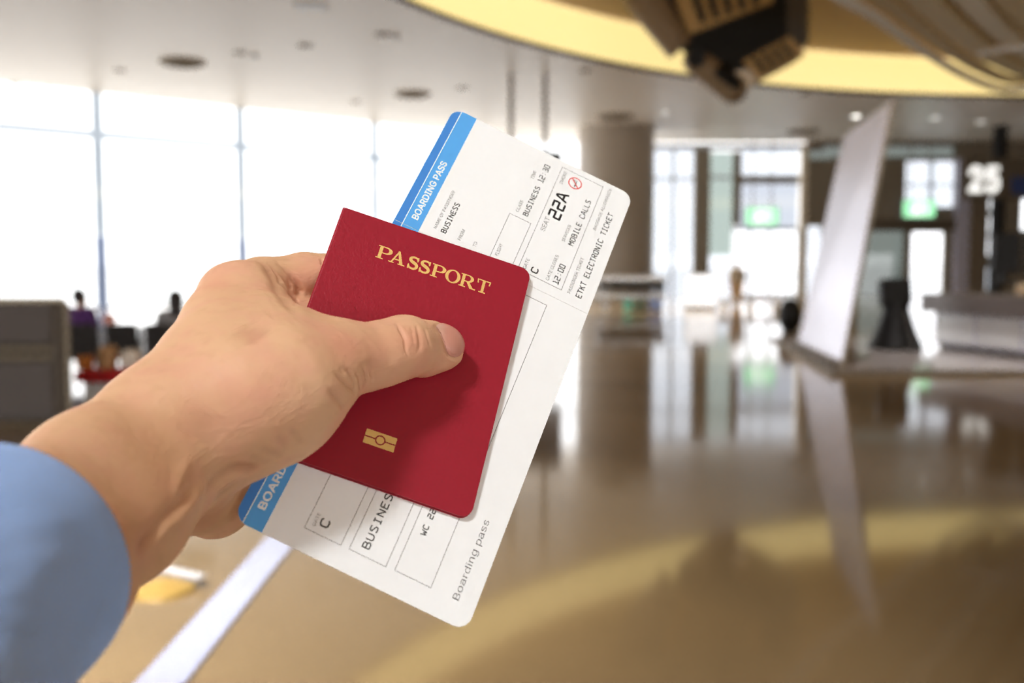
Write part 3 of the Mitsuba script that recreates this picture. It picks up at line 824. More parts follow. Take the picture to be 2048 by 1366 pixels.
def to_world(p):
    p = np.asarray(p, float)
    return EYE + p[..., :1] * RIGHT + p[..., 1:2] * DOWN + p[..., 2:3] * FWD


def seen(p):
    p = np.asarray(p, float)
    return np.stack([1024 + F_PX * p[..., 0] / p[..., 2], 683 + F_PX * p[..., 1] / p[..., 2]], -1)


def patch(c, s, t):
    """Bilinear sheet through the corners top-left, top-right, bottom-right, bottom-left."""
    s, t = np.asarray(s, float)[..., None], np.asarray(t, float)[..., None]
    return c[0] * (1 - s) * (1 - t) + c[1] * s * (1 - t) + c[2] * s * t + c[3] * (1 - s) * t


def patch_normal(c, s, t):
    s, t = np.asarray(s, float)[..., None], np.asarray(t, float)[..., None]
    ds = (c[1] - c[0]) * (1 - t) + (c[2] - c[3]) * t
    dt = (c[3] - c[0]) * (1 - s) + (c[2] - c[1]) * s
    n = np.cross(dt, ds)                       # towards the eye
    return n / np.linalg.norm(n, axis=-1, keepdims=True)


PASS = np.array([lens(690, 415, .4441), lens(1063, 541, .4581), lens(941, 1039, .3979), lens(517, 893, .3853)])
CARD = np.array([lens(909, 216, .4209 * KCARD), lens(1266, 391, .4277 * KCARD), lens(933, 1264, .3254 * KCARD), lens(465, 1037, .3196 * KCARD)])
PASS_W, PASS_H = 0.0880, 0.1205
CARD_W, CARD_H = 0.0841 * KCARD, 0.1975 * KCARD


def pass_depth(u, v):
    """Depth of the passport's front at (u, v)."""
    n = np.cross(PASS[1] - PASS[0], PASS[3] - PASS[0])
    ray = np.array([(u - 1024) / F_PX, (v - 683) / F_PX, 1.0])
    return (n @ PASS[0]) / (n @ ray)


def J(u, v, d):
    return lens(u, v, d) * 1000


def behind(u, v, r):
    """Centre of a finger of radius r mm that lies behind passport and card."""
    return J(u, v, pass_depth(u, v) + BACK + r / 1000)


BACK = 0.0065
BONES = []


def bone(a, ra, b, rb, k=6.0):
    BONES.append((np.asarray(a, float), float(ra), np.asarray(b, float), float(rb), float(k)))


def chain(points, k=5.0):
    for (a, ra), (b, rb) in zip(points[:-1], points[1:]):
        bone(a, ra, b, rb, k)


# forearm and wrist: two strands make the flattened section
perp = np.array([.6, .8, 0.0])
for side, rr in ((-1, 19.0), (1, 18.5)):
    chain([(J(-60, 1215, .245) + side * 10 * perp, rr + 3), (J(60, 1118, .285) + side * 9.5 * perp, rr + 0.5), (J(212, 994, .325) + side * 9.2 * perp, rr - 1.0),
           (J(322, 893, .356) + side * 9 * perp, rr - 1.0)], 14)
# metacarpals of index to little finger, radial side towards the eye
bone(J(325, 855, .356), 18, J(400, 748, .383), 14, 12)
bone(J(395, 760, .385), 13, J(464, 592, .412), 11.8, 9)
bone(J(330, 880, .372), 17, J(468, 655, .437), 12, 12)
bone(J(340, 920, .38), 17, J(468, 730, .447), 12, 12)
bone(J(360, 945, .382), 16, J(470, 810, .448), 11.5, 12)
# hypothenar heel of the hand behind the card's edge
bone(J(378, 968, .378), 16.5, J(440, 900, .405), 17, 12)
bone(J(385, 985, .386), 15, J(427, 990, .397), 17.3, 8)
# thenar mass and the web muscle
bone(J(385, 850, .357), 21, J(505, 795, .368), 22.5, 18)
bone(J(505, 795, .368), 22.5, J(590, 763, .374), 19.5, 16)
bone(J(590, 763, .374), 19.5, J(672, 722, .3855), 13.5, 12)
bone(J(450, 850, .366), 17, J(560, 840, .374), 13, 14)
bone(J(390, 790, .372), 15, J(462, 700, .388), 15.5, 16)
bone(J(462, 700, .388), 15.5, J(540, 675, .394), 13.5, 16)
bone(J(450, 755, .377), 17, J(560, 712, .384), 14.5, 18)
bone(J(535, 670, .396), 12.5, J(570, 676, .400), 9.0, 12)
bone(J(490, 602, .412), 10, J(566, 650, .406), 7.0, 9)
bone(J(450, 640, .402), 12, J(512, 592, .413), 11, 14)
bone(J(575, 675, .401), 8, J(655, 699, .390), 10, 10)
# thumb
tip_d = pass_depth(880, 696)
chain([(J(662, 728, .381), 15.0), (J(690, 716, .3865), 13.0), (J(738, 714, .3935), 12.0), (J(775, 704, .3985), 11.8), (J(810, 693.5, .4035), 11.9)], 5)
chain([(J(810, 693.5, .4035), 11.9), (J(846, 697, tip_d - .0098), 11.2), (J(882, 696, tip_d - .0083), 9.7)], 4)
# index finger: seen up to the passport's edge, then behind it
chain([(J(458, 588, .412), 12), (J(520, 568, .426), 10.8), (behind(610, 556, 10.5), 10.6), (behind(668, 556, 10), 10.2), (behind(760, 590, 9), 9.2),
       (behind(800, 604, 8.5), 8.8), (behind(868, 640, 7.5), 7.6)], 4)
# middle, ring and little finger behind passport and card
chain([(J(468, 655, .437), 12), (behind(560, 640, 10.5), 10.5), (behind(665, 650, 10), 10.2), (behind(770, 690, 9), 9.2), (behind(815, 705, 8.6), 8.8), (behind(885, 735, 7.8), 7.9)], 4)
chain([(J(468, 730, .447), 12), (behind(560, 735, 10), 10), (behind(650, 745, 9.6), 9.8), (behind(750, 778, 8.8), 9), (behind(795, 792, 8.4), 8.5), (behind(860, 815, 7.6), 7.6)], 4)
chain([(J(470, 810, .448), 11.5), (behind(550, 822, 9), 9), (behind(625, 835, 8.6), 8.7), (behind(700, 858, 8), 8.1), (behind(735, 868, 7.6), 7.7), (behind(785, 880, 6.8), 6.8)], 4)

hand = implicit(BONES, HAND_STEP)
trimesh.smoothing.filter_taubin(hand, lamb=0.5, nu=0.52, iterations=6)


def soften(mesh, weight, rounds):
    """Laplacian smoothing by a weight from 0 to 1 per vertex."""
    e = mesh.edges_unique
    n = len(mesh.vertices)
    a = sp.coo_matrix((np.ones(2 * len(e)), (np.r_[e[:, 0], e[:, 1]], np.r_[e[:, 1], e[:, 0]])), shape=(n, n)).tocsr()
    a = sp.diags(1 / np.maximum(np.asarray(a.sum(1)).ravel(), 1)) @ a
    v = np.array(mesh.vertices)
    for q in range(rounds):
        v += (weight[:, None] * (0.5 if q % 2 == 0 else -0.49)) * (a @ v - v)
    mesh.vertices = v


uv0 = seen(hand.vertices)
body = 1 - np.clip((uv0[:, 0] - 590) / 70, 0, 1)                       # the back of the hand, the ball of the thumb and the wrist
body *= 1 - np.clip((hand.vertices[:, 2] - 424) / 10, 0, 1)
soften(hand, np.clip(body, 0.0, 1), int(240 / HAND_STEP ** 2))


# skin folds, tendons and creases, each a line along the skin that is pushed in (-) or raised (+)
hand = hand.subdivide()
soften(hand, np.ones(len(hand.vertices)), 4)
hand.fix_normals()
_n = np.array(hand.vertex_normals)
_uv = seen(hand.vertices)
_front = np.einsum('ij,ij->i', _n, hand.vertices) < 0
_near = np.where(_front)[0]
_tree2 = cKDTree(_uv[_near])


def on_skin(u, v):
    ids = _near[_tree2.query_ball_point((u, v), 5.0)]
    if len(ids) == 0:
        ids = _near[[_tree2.query((u, v))[1]]]
    return hand.vertices[ids[np.argmin(hand.vertices[ids, 2])]]


def dense(points, step=0.25):
    p = np.array([on_skin(u, v) for u, v in points])
    out = []
    for a, b in zip(p[:-1], p[1:]):
        m = max(int(np.linalg.norm(b - a) / step), 1)
        out += [a + (b - a) * i / m for i in range(m)]
    return np.array(out + [p[-1]])


FOLDS = [  # depth mm, width mm, points
    (-.75, 0.9, [(673, 742), (688, 759), (701, 774), (711, 785), (716, 791)]),
    (-.65, 0.9, [(695, 734), (708, 751), (714, 769), (716, 781)]),
    (-.6, 0.8, [(714, 745), (722, 759), (725, 772), (726, 781)]),
    (-.5, 0.8, [(730, 737), (737, 750), (738, 763)]),
    (-.65, 1.0, [(661, 777), (677, 796), (690, 814), (694, 821)]),
    (-.4, 0.8, [(745, 745), (749, 757), (749, 766)]),
    (-.3, 0.9, [(684, 735), (694, 745)]),
    (-.45, 0.7, [(796, 643), (803, 660), (812, 679), (815, 697), (819, 711)]),
    (-.40, 0.9, [(836, 648), (841, 668), (844, 690), (840, 702)]),
    (-.25, 0.8, [(824, 650), (828, 668), (831, 686)]),
    (-.25, 0.8, [(852, 653), (859, 672), (866, 695)]),
    (.35, 2.2, [(826, 655), (829, 676), (830, 690)]),
    (-.2, 0.7, [(806, 655), (813, 672), (819, 690)]),
    (-1.0, 2.0, [(525, 520), (541, 536), (556, 564), (573, 599), (594, 625)]),
    (-.55, 1.0, [(549, 533), (565, 560), (578, 577), (586, 592)]),
    (-1.1, 1.2, [(560, 525), (586, 548), (599, 567), (604, 583), (607, 606)]),
    (-.6, 0.9, [(581, 557), (586, 577), (584, 591)]),
    (-.6, 0.9, [(602, 580), (596, 596), (593, 606)]),
    (-.5, 0.8, [(644, 512), (646, 527)]),
    (-.45, 1.4, [(587, 857), (602, 878), (611, 895)]),
    (-.5, 1.4, [(524, 897), (552, 912), (571, 922)]),
    (-.5, 1.5, [(470, 936), (490, 943), (518, 945)]),
    (-.35, 1.3, [(556, 870), (573, 893), (580, 910)]),
    (-.35, 1.3, [(500, 912), (520, 925), (545, 932)]),
    (-.9, 5.0, [(480, 648), (505, 658), (530, 670)]),
    (-.6, 6.0, [(425, 814), (405, 850), (387, 885)]),
    (0.8, 1.8, [(386, 915), (367, 944), (359, 971), (356, 1002)]),
    (1.1, 1.9, [(412, 971), (396, 994), (367, 1029), (335, 1055), (312, 1090)]),
    (-1.1, 1.7, [(388, 970), (372, 992), (352, 1016), (309, 1066), (277, 1108)]),
    (-1.0, 2.4, [(517, 947), (490, 943), (465, 944), (436, 962), (415, 990)]),
    (.6, 2.4, [(500, 953), (475, 956), (455, 968), (440, 985)]),
    (-.6, 2.0, [(480, 968), (450, 990), (430, 1010)]),
]
_v = np.array(hand.vertices)
_tree3 = cKDTree(_v)
_push = np.zeros(len(_v))
for amount, width, pts in FOLDS:
    amount *= 1.35 if width < 1.6 else 1.1
    width *= 0.68 if width <= 0.9 else 1.0
    line = dense(pts)
    dist, which = cKDTree(line).query(_v, distance_upper_bound=3.2 * width)
    ok = np.isfinite(dist)
    along = np.minimum(which[ok], len(line) - 1 - which[ok]) / max(len(line) - 1, 1)
    _push[ok] += amount * np.exp(-0.5 * (dist[ok] / width) ** 2) * (0.25 + 0.75 * np.clip(along / 0.18, 0, 1))
# fine unevenness of the skin
_push += 0.30 * (meshkit.fbm(_v / 6.0, 3) - 0.5) + 0.5 * (meshkit.noise(_v / 14.0, 5) - 0.5)

# the thumb nail: its outline on the skin, a groove round it, a plate of its own
NAIL = [(872, 652), (882, 668), (889, 686), (893, 701), (899, 711), (908, 715), (918, 713), (927, 704), (934, 690), (935, 674), (929, 660), (916, 649), (902, 643), (886, 641)]
_poly = Polygon(NAIL)
_in = np.zeros(len(_v))
_cand = np.where(_front & (_uv[:, 0] > 840) & (_uv[:, 0] < 950) & (_uv[:, 1] > 620) & (_uv[:, 1] < 740))[0]
_pp = shapely.points(_uv[_cand])
_dist = np.where(shapely.contains(_poly, _pp), -shapely.distance(_poly.exterior, _pp), shapely.distance(_poly, _pp))   # frame pixels, 0.2 mm each
_fold = shapely.distance(LineString(NAIL[:8]), _pp) * 0.2
_push[_cand] -= 0.55 * np.exp(-0.5 * (_fold / 0.55) ** 2)
_push[_cand] += 0.35 * np.exp(-0.5 * ((_fold - 1.5) / 0.9) ** 2) * (_dist > 0)
_in[_cand] = _dist < 0.3
_smooth_tip = hand.vertices.copy()
hand.vertices = _v + _n * _push[:, None]
hand.fix_normals()
_f = hand.faces[(_in[hand.faces] > 0).all(1)]
_ids = np.unique(_f)
_re = np.full(len(_v), -1)
_re[_ids] = np.arange(len(_ids))
_d2 = np.zeros(len(_v))
_d2[_cand] = np.clip(-_dist * 0.2, 0, 9)
_plate = (_v + _n * (0.08 + 0.42 * np.clip(_d2 / 1.2, 0, 1))[:, None])[_ids]
nail = trimesh.Trimesh(_plate, _re[_f], process=False)
_ring = nail.copy()
nail = trimesh.util.concatenate([nail, trimesh.Trimesh(_plate - _n[_ids] * 0.5, _re[_f][:, ::-1], process=False)])
nail_flush = np.exp(-0.5 * ((seen(_plate)[:, 0] - 888) / 9.0) ** 2)
hand_v = to_world(hand.vertices / 1000)
nail_v = to_world(nail.vertices / 1000)

# ------------------------------------------------------------------ skin, nail, sleeve
_q = hand.vertices
_huv = seen(_q)
base = np.array(lin(226, 180, 142))
pink = np.array(lin(226, 165, 140))
tan_ = np.array(lin(205, 160, 115))
m1 = meshkit.fbm(_q / 9.0, 4, 3)[:, None]
m2 = meshkit.fbm(_q / 4.0 + 31, 3, 8)[:, None]
col = base + (pink - base) * np.clip((m1 - 0.40) * 1.6, 0, .5) + (tan_ - base) * np.clip((0.47 - m2) * 0.9, 0, 0.35)


def skin_tint(center, radius, color, amount):
    global col
    d = np.linalg.norm(_q - on_skin(*center), axis=1)
    w = (amount * np.exp(-0.5 * (d / radius) ** 2))[:, None]
    col = col * (1 - w) + np.array(color) * w


for c, r, a in (((690, 690), 7, .5), ((830, 680), 4.5, .5), ((772, 690), 7, .35), ((848, 730), 6, .3), ((620, 560), 6, .4), ((430, 560), 7, .3), ((520, 800), 9, .3), ((912, 690), 5, .4)):
    skin_tint(c, r, lin(222, 145, 122), a)
for c, r, a in (((420, 830), 9, .22), ((330, 960), 12, .35), ((260, 1060), 14, .4), ((420, 1040), 14, .4), ((300, 860), 12, .25)):
    skin_tint(c, r, lin(188, 130, 92), a)  # browner patches over the hollow, the wrist and the heel of the hand
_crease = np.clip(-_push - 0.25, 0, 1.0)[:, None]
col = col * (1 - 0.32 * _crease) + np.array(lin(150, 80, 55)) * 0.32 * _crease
col = np.clip(col, 0, 1)
SKIN_BUMP = proc(lambda p, n, uv: 0.6 * fbm(p.x * 620, p.y * 620, p.z * 620, 3) + 0.4 * noise(p.x * 1500, p.y * 1500, p.z * 1500), eps=2e-4)
scene['mat_skin'] = {'type': 'twosided', 'bsdf': {'type': 'bumpmap', 'arbitrary': SKIN_BUMP, 'scale': 0.00034, 'bsdf': {
    'type': 'principled', 'base_color': {'type': 'mesh_attribute', 'name': 'vertex_color'}, 'roughness': 0.52, 'specular': 0.38, 'sheen': 0.12}}}
person = thing('person', 'person in a pale blue shirt whose hand holds the red passport up front', 'person')
hand_mesh = trimesh.Trimesh(hand_v, hand.faces, process=False)
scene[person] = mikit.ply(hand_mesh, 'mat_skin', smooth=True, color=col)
_t = np.clip((seen(nail.vertices)[:, 0] - 880) / 14.0, 0, 1)[:, None]
ncol = np.array(lin(216, 170, 150)) * (1 - _t) + np.array(lin(206, 144, 126)) * _t
scene['mat_nail'] = {'type': 'twosided', 'bsdf': {'type': 'principled', 'base_color': {'type': 'mesh_attribute', 'name': 'vertex_color'}, 'roughness': 0.32, 'specular': 0.5}}
part(person, 'thumb_nail', trimesh.Trimesh(nail_v, nail.faces, process=False), 'mat_nail', smooth=True, label='short pink thumb nail', color=ncol)

# sleeve: a cloth tube from the cuff back past the elbow, with folds and a hem
path = np.array([J(14, 1131, .278), J(-8, 1146, .2695), J(-98, 1205, .25), J(-205, 1312, .226), J(-400, 1500, .19), J(-680, 1820, .145), [-150, 118, 70], [-185, 190, -10], [-200, 230, -60]])
rad = np.array([35.3, 35.9, 37.2, 39.0, 42.0, 46.0, 51.0, 55.0, 57.0])
_s = np.concatenate([[0], np.cumsum(np.linalg.norm(np.diff(path, axis=0), axis=1))])
from scipy.interpolate import PchipInterpolator
_ss = np.linspace(0, _s[-1], 190) ** 1.0
ctr, rr = PchipInterpolator(_s, path)(_ss), PchipInterpolator(_s, rad)(_ss)
tan = np.gradient(ctr, axis=0)
tan[:10] = tan[10]
tan /= np.linalg.norm(tan, axis=1, keepdims=True)
ax = np.cross(tan, [0, 1.0, 0])
ax /= np.linalg.norm(ax, axis=1, keepdims=True)
ay = np.cross(tan, ax)
NA = 220
ang = np.arange(NA) * 2 * np.pi / NA
ring = np.cos(ang)[None, :, None] * ax[:, None] + np.sin(ang)[None, :, None] * ay[:, None]
away = np.clip(_ss / 40.0, 0, 1)[:, None]
fold = 2.6 * away * (meshkit.fbm(np.stack([np.cos(ang)[None] * 1.7 + _ss[:, None] * 0.012, np.sin(ang)[None] * 1.7 + 0 * _ss[:, None], _ss[:, None] * 0.022 + 2 * np.cos(ang * 2)[None] * 0.2], -1), 3, 4) - 0.5) * 2
fold += 0.9 * away * np.sin(ang[None] * 7 + _ss[:, None] * 0.05 + 2 * meshkit.noise(np.stack([ang[None] + 0 * _ss[:, None], _ss[:, None] * 0.03 + 0 * ang[None], 0 * ang[None] + 0 * _ss[:, None]], -1), 2))
hem = 0.5 * np.exp(-0.5 * ((_ss - 1.2) / 1.0) ** 2)[:, None] - 0.35 * np.exp(-0.5 * ((_ss - 7.0) / 0.5) ** 2)[:, None]
outer = ctr[:, None] + ring * (rr[:, None] + fold + hem)[..., None]
inner = ctr[:, None] + ring * (rr[:, None] + fold - 1.0)[..., None]
nr = len(_ss)


def skin_tube(v, flip):
    i, j = np.meshgrid(np.arange(nr - 1), np.arange(NA), indexing='ij')
    q = np.stack([i * NA + j, i * NA + (j + 1) % NA, (i + 1) * NA + (j + 1) % NA, (i + 1) * NA + j], -1).reshape(-1, 4)
    if flip:
        q = q[:, ::-1]
    return np.vstack([q[:, [0, 1, 2]], q[:, [0, 2, 3]]])


vv = np.vstack([outer.reshape(-1, 3), inner.reshape(-1, 3)])
ff = [skin_tube(outer, False), skin_tube(inner, True) + nr * NA]
lip = np.array([(j, nr * NA + j, nr * NA + (j + 1) % NA, (j + 1) % NA) for j in range(NA)])
ff.append(np.vstack([lip[:, [0, 1, 2]], lip[:, [0, 2, 3]]]))
sleeve = trimesh.Trimesh(to_world(vv / 1000), np.vstack(ff), process=False)
cloth = lambda p, n, uv: 0.5 * noise(p.x * 2600, p.y * 2600, p.z * 900) + 0.5 * noise(p.x * 900, p.y * 2600, p.z * 2600)
SHIRT = mat('shirt', lin(158, 190, 244), 0.85, specular=0.2, sheen=0.3, bump=(proc(cloth, eps=2e-4), 0.00025))
part(person, 'shirt_sleeve', sleeve, SHIRT, smooth=True, label='pale blue shirt sleeve with hemmed cuff')


# ------------------------------------------------------------------ passport and boarding pass
def sheet(poly, z0, z1, corners, w, h, cell=None):
    """A flat outline (mm from the top-left corner, y down) as a layer z0..z1 mm above the bilinear sheet through the corners."""
    out = []
    for g in getattr(poly, 'geoms', [poly]):
        if g.is_empty or g.area < 1e-6:
            continue
        m = trimesh.creation.extrude_polygon(g, z1 - z0, engine='earcut')
        if cell:
            v2, f2 = trimesh.remesh.subdivide_to_size(m.vertices, m.faces, cell)
            m = trimesh.Trimesh(v2, f2)
        out.append(m)
    m = trimesh.util.concatenate(out)
    v = np.array(m.vertices)
    s, t = v[:, 0] / w, v[:, 1] / h
    p = patch(corners, s, t) + patch_normal(corners, s, t) * ((v[:, 2] + z0) / 1000)[:, None]
    return trimesh.Trimesh(to_world(p), m.faces[:, ::-1], process=False)


def rounded(w, h, radii):
    """Rectangle w x h with corner radii (top-left, top-right, bottom-right, bottom-left), y down."""
    tl, tr, br, bl = radii
    pts = []
    for cx, cy, r, a0 in ((tl, tl, tl, 180), (w - tr, tr, tr, 270), (w - br, h - br, br, 0), (bl, h - bl, bl, 90)):
        for a in np.linspace(a0, a0 + 90, 14 if r > 0.3 else 2):
            pts.append((cx + r * math.cos(math.radians(a)), cy + r * math.sin(math.radians(a))))
    return Polygon(pts)


W1, H1 = 88.0, 120.5
leather = lambda p, n, uv: 0.6 * noise(p.x * 1900, p.y * 1900, p.z * 1900) + 0.4 * fbm(p.x * 700, p.y * 700, p.z * 700, 2)
RED = mat('passport_red', lin(154, 23, 43), 0.5, specular=0.4, bump=(proc(leather, eps=2e-4), 0.00022))
PAPER = mat('page_paper', lin(232, 224, 208), 0.8)
GOLD = mat('gold_print', lin(234, 194, 118), 0.45, metallic=0.1)
passport = thing('passport', 'dark red passport with gold title held upright under the thumb', 'passport')
outline = rounded(W1, H1, (0.6, 5.0, 5.0, 0.6))
part(passport, 'front_cover', sheet(outline, -0.6, 0, PASS, W1, H1, 12), RED)
part(passport, 'page_block', sheet(affinity.translate(rounded(W1 - 2.2, H1 - 2.4, (.4, 4.4, 4.4, .4)), 0.8, 1.2), -2.4, -0.62, PASS, W1, H1, 12), PAPER, label='cream page block between the covers')
part(passport, 'back_cover', sheet(outline, -3.0, -2.42, PASS, W1, H1, 12), RED)
sp_t = np.linspace(0, 1, 12)
spine = []
for t_ in sp_t:
    c_ = patch(PASS, np.array(0.0), np.array(t_))
    n_ = patch_normal(PASS, np.array(0.0), np.array(t_))
    e_ = PASS[0] - PASS[1]
    e_ = e_ / np.linalg.norm(e_)
    spine.append([c_ - n_ * 0.0015 + (n_ * math.cos(a) + e_ * math.sin(a) * 0.6) * 0.0015 for a in np.linspace(0, math.pi, 9)])
spine = np.array(spine)
qi = [(i * 9 + j, i * 9 + j + 1, (i + 1) * 9 + j + 1, (i + 1) * 9 + j) for i in range(11) for j in range(8)]
part(passport, 'spine', (to_world(spine.reshape(-1, 3)), np.array(qi)), RED, smooth=True)


def serif(ch):
    """A roman capital of height 1 with slab serifs."""
    st, th = 0.17, 0.055
    E_ = lambda cx, cy, rx, ry: affinity.scale(Point(cx, cy).buffer(1, 32), rx, ry)
    foot = lambda x0, x1, y: sbox(x0, y, x1, y + th)
    if ch in 'PR':
        bowl = unary_union([sbox(.2, .45, .52, 1.0), E_(.5, .725, .37, .275)]).difference(unary_union([sbox(.27, .51, .5, .94), E_(.5, .725, .18, .215)]))
        g = [sbox(.11, 0, .11 + st, 1), foot(0, .42, 0), foot(0, .3, 1 - th), bowl]
        if ch == 'R':
            g += [Polygon([(.42, .5), (.60, .48), (.98, .0), (.74, .0)]), foot(.72, 1.1, 0)]
        return unary_union(g)
    if ch == 'A':
        return unary_union([Polygon([(.14, 0), (.22, 0), (.56, .88), (.52, 1.0)]), Polygon([(.48, 1.02), (.60, 1.02), (1.0, 0), (.78, 0)]), sbox(.27, .30, .80, .36), foot(0, .36, 0), foot(.66, 1.12, 0)])
    if ch == 'S':
        c = [(.62, .80), (.54, .92), (.36, .955), (.17, .90), (.10, .76), (.17, .63), (.36, .54), (.55, .44), (.64, .28), (.56, .11), (.36, .045), (.16, .09), (.06, .22)]
        from scipy.interpolate import CubicSpline
        k = CubicSpline(np.arange(len(c)), np.array(c))(np.linspace(0, len(c) - 1, 70))
        w = 0.045 + 0.055 * np.exp(-0.5 * ((np.linspace(-1, 1, 70)) / .33) ** 2) + 0.01
        g = unary_union([LineString([k[i], k[i + 1]]).buffer(w[i]) for i in range(69)])
        return unary_union([g, sbox(.60, .68, .66, 1.0), sbox(.02, 0.0, .08, .34)])
    if ch == 'O':
        return E_(.52, .5, .5, .52).difference(E_(.52, .5, .31, .455))
    if ch == 'T':
        return unary_union([sbox(.38, 0, .38 + st, 1), sbox(0, .945, .93, 1), foot(.24, .69, 0), Polygon([(0, 1), (.05, 1), (.10, .70), (.03, .70)]), Polygon([(.88, 1), (.93, 1), (.90, .70), (.83, .70)])])


def card_place(poly, x, y):
    """From letter space (x along the line, y up) to the passport's plan, y down."""
    return affinity.translate(affinity.scale(poly, 1, -1, origin=(0, 0)), x, y)


for ch, x0, wd in (('P', 19.4, 6.5), ('A', 25.2, 7.3), ('S', 33.7, 4.6), ('S', 39.0, 4.7), ('P', 44.4, 6.3), ('O', 50.9, 6.7), ('R', 57.7, 7.6), ('T', 65.4, 6.1)):
    g = serif(ch)
    b = g.bounds
    g = affinity.scale(affinity.translate(g, -b[0], 0), wd / (b[2] - b[0]), 6.55, origin=(0, 0)).buffer(0.10)
    part(passport, 'title_letter', sheet(card_place(g, x0, 19.75), 0.03, 0.07, PASS, W1, H1), GOLD)
plate = sbox(37.9, 98.3, 50.85, 104.55)
cut = unary_union([LineString([(37, 101.42), (52, 101.42)]).buffer(0.27), Point(44.38, 101.42).buffer(2.15, 32)])
part(passport, 'chip_emblem', sheet(unary_union([plate.difference(cut), Point(44.38, 101.42).buffer(1.6, 32)]), 0.03, 0.07, PASS, W1, H1), GOLD, label='gold chip emblem')

W2, H2 = 98.4, 231.0
CARDM = mat('card_stock', lin(247, 248, 248), 0.6, specular=0.3)
BLUE = mat('print_blue', lin(92, 172, 240), 0.55, specular=0.3)
BLUE2 = mat('print_blue_deep', lin(72, 140, 218), 0.55, specular=0.3)
INK = mat('print_black', lin(34, 32, 32), 0.6, specular=0.3)
INK2 = mat('print_dark_grey', lin(84, 80, 80), 0.6, specular=0.3)
INK3 = mat('print_grey', lin(88, 84, 84), 0.6, specular=0.3)
LINE = mat('print_line', lin(140, 138, 138), 0.6, specular=0.3)
FAINT = mat('print_faint', lin(206, 205, 202), 0.6, specular=0.3)
NO_RED = mat('print_red', lin(214, 52, 50), 0.6, specular=0.3)
card = thing('boarding_pass', 'white boarding pass with a blue edge band, tucked behind the red passport', 'boarding pass')
card_out = rounded(W2, H2, (6.0, 6.0, 6.0, 6.0))
part(card, 'card', sheet(card_out, -0.35, 0, CARD, W2, H2, 20), CARDM)
part(card, 'blue_band', sheet(card_out.intersection(sbox(4.25, -1, 12.1, H2 + 1)), 0.02, 0.05, CARD, W2, H2), BLUE, label='sky blue band')
part(card, 'blue_edge', sheet(card_out.intersection(sbox(-1, -1, 3.85, H2 + 1)), 0.02, 0.05, CARD, W2, H2), BLUE2, label='deeper blue edge strip')


def print_on(name, poly, m, label=None):
    part(card, name, sheet(poly, 0.05, 0.08, CARD, W2, H2), m, label=label)


def rotated(poly, x, y):
    """Writing runs towards the top of the card: line direction -y, letters' up towards -x."""
    return affinity.affine_transform(poly, [0, -1, -1, 0, x, y])


FONT = {
    'A': [[(0, 0), (1.7, 6), (2.3, 6), (4, 0)], [(.7, 2.2), (3.3, 2.2)]], 'B': [[(.4, 0), (.4, 6), (2.6, 6), (3.4, 5.2), (3.4, 3.8), (2.6, 3.1), (.4, 3.1)], [(2.6, 3.1), (3.8, 2.2), (3.8, .8), (3, 0), (.4, 0)]],
    'C': [[(3.6, 5), (2.8, 6), (1.2, 6), (.4, 5), (.4, 1), (1.2, 0), (2.8, 0), (3.6, 1)]], 'E': [[(3.6, 6), (.4, 6), (.4, 0), (3.6, 0)], [(.4, 3.1), (2.8, 3.1)]],
    'I': [[(2, 0), (2, 6)], [(.8, 0), (3.2, 0)], [(.8, 6), (3.2, 6)]], 'K': [[(.4, 0), (.4, 6)], [(3.6, 6), (.4, 2.6)], [(1.6, 3.8), (3.7, 0)]], 'L': [[(.4, 6), (.4, 0), (3.6, 0)]],
    'M': [[(.2, 0), (.2, 6), (2, 3), (3.8, 6), (3.8, 0)]], 'N': [[(.4, 0), (.4, 6), (3.6, 0), (3.6, 6)]], 'O': [[(1.2, 0), (.4, 1), (.4, 5), (1.2, 6), (2.8, 6), (3.6, 5), (3.6, 1), (2.8, 0), (1.2, 0)]],
    'R': [[(.4, 0), (.4, 6), (2.8, 6), (3.6, 5.2), (3.6, 3.8), (2.8, 3), (.4, 3)], [(1.8, 3), (3.7, 0)]], 'S': [[(3.5, 5.3), (2.8, 6), (1.1, 6), (.5, 5.2), (.5, 4.1), (3.5, 2.1), (3.5, .8), (2.8, 0), (1.1, 0), (.4, .7)]],
    'T': [[(.2, 6), (3.8, 6)], [(2, 6), (2, 0)]], 'U': [[(.4, 6), (.4, 1), (1.2, 0), (2.8, 0), (3.6, 1), (3.6, 6)]], 'W': [[(.1, 6), (.8, 0), (2, 3.2), (3.2, 0), (3.9, 6)]],
    '0': [[(.4, 0), (.4, 6), (3.6, 6), (3.6, 0), (.4, 0)]], '1': [[(1, 6), (2.2, 6), (2.2, 0)], [(.6, 0), (3.6, 0), (3.6, 1.4)]], '2': [[(.4, 6), (3.6, 6), (3.6, 3.1), (.4, 3.1), (.4, 0), (3.6, 0)]],
    '3': [[(.6, 6), (3.2, 6), (3.2, 3.1), (3.7, 3.1), (3.7, 0), (.4, 0)], [(1.2, 3.1), (3.4, 3.1)]], ':': [[(1.6, 1.2), (2.4, 1.2)], [(1.6, 4.4), (2.4, 4.4)]], ' ': []}


def machine_text(text, length, height, weight=0.34):
    """Ticket-printer lettering: strokes on a fixed pitch."""
    g, adv = [], 5.0
    for i, ch in enumerate(text):
        for s in FONT[ch]:
            g.append(affinity.translate(LineString(s), i * adv, 0))
    g = affinity.scale(unary_union(g), length / (len(text) * adv - 1), height / 6.0, origin=(0, 0))
    return g.buffer(weight / 2 * 1.0, cap_style=2, join_style=1, quad_segs=3)


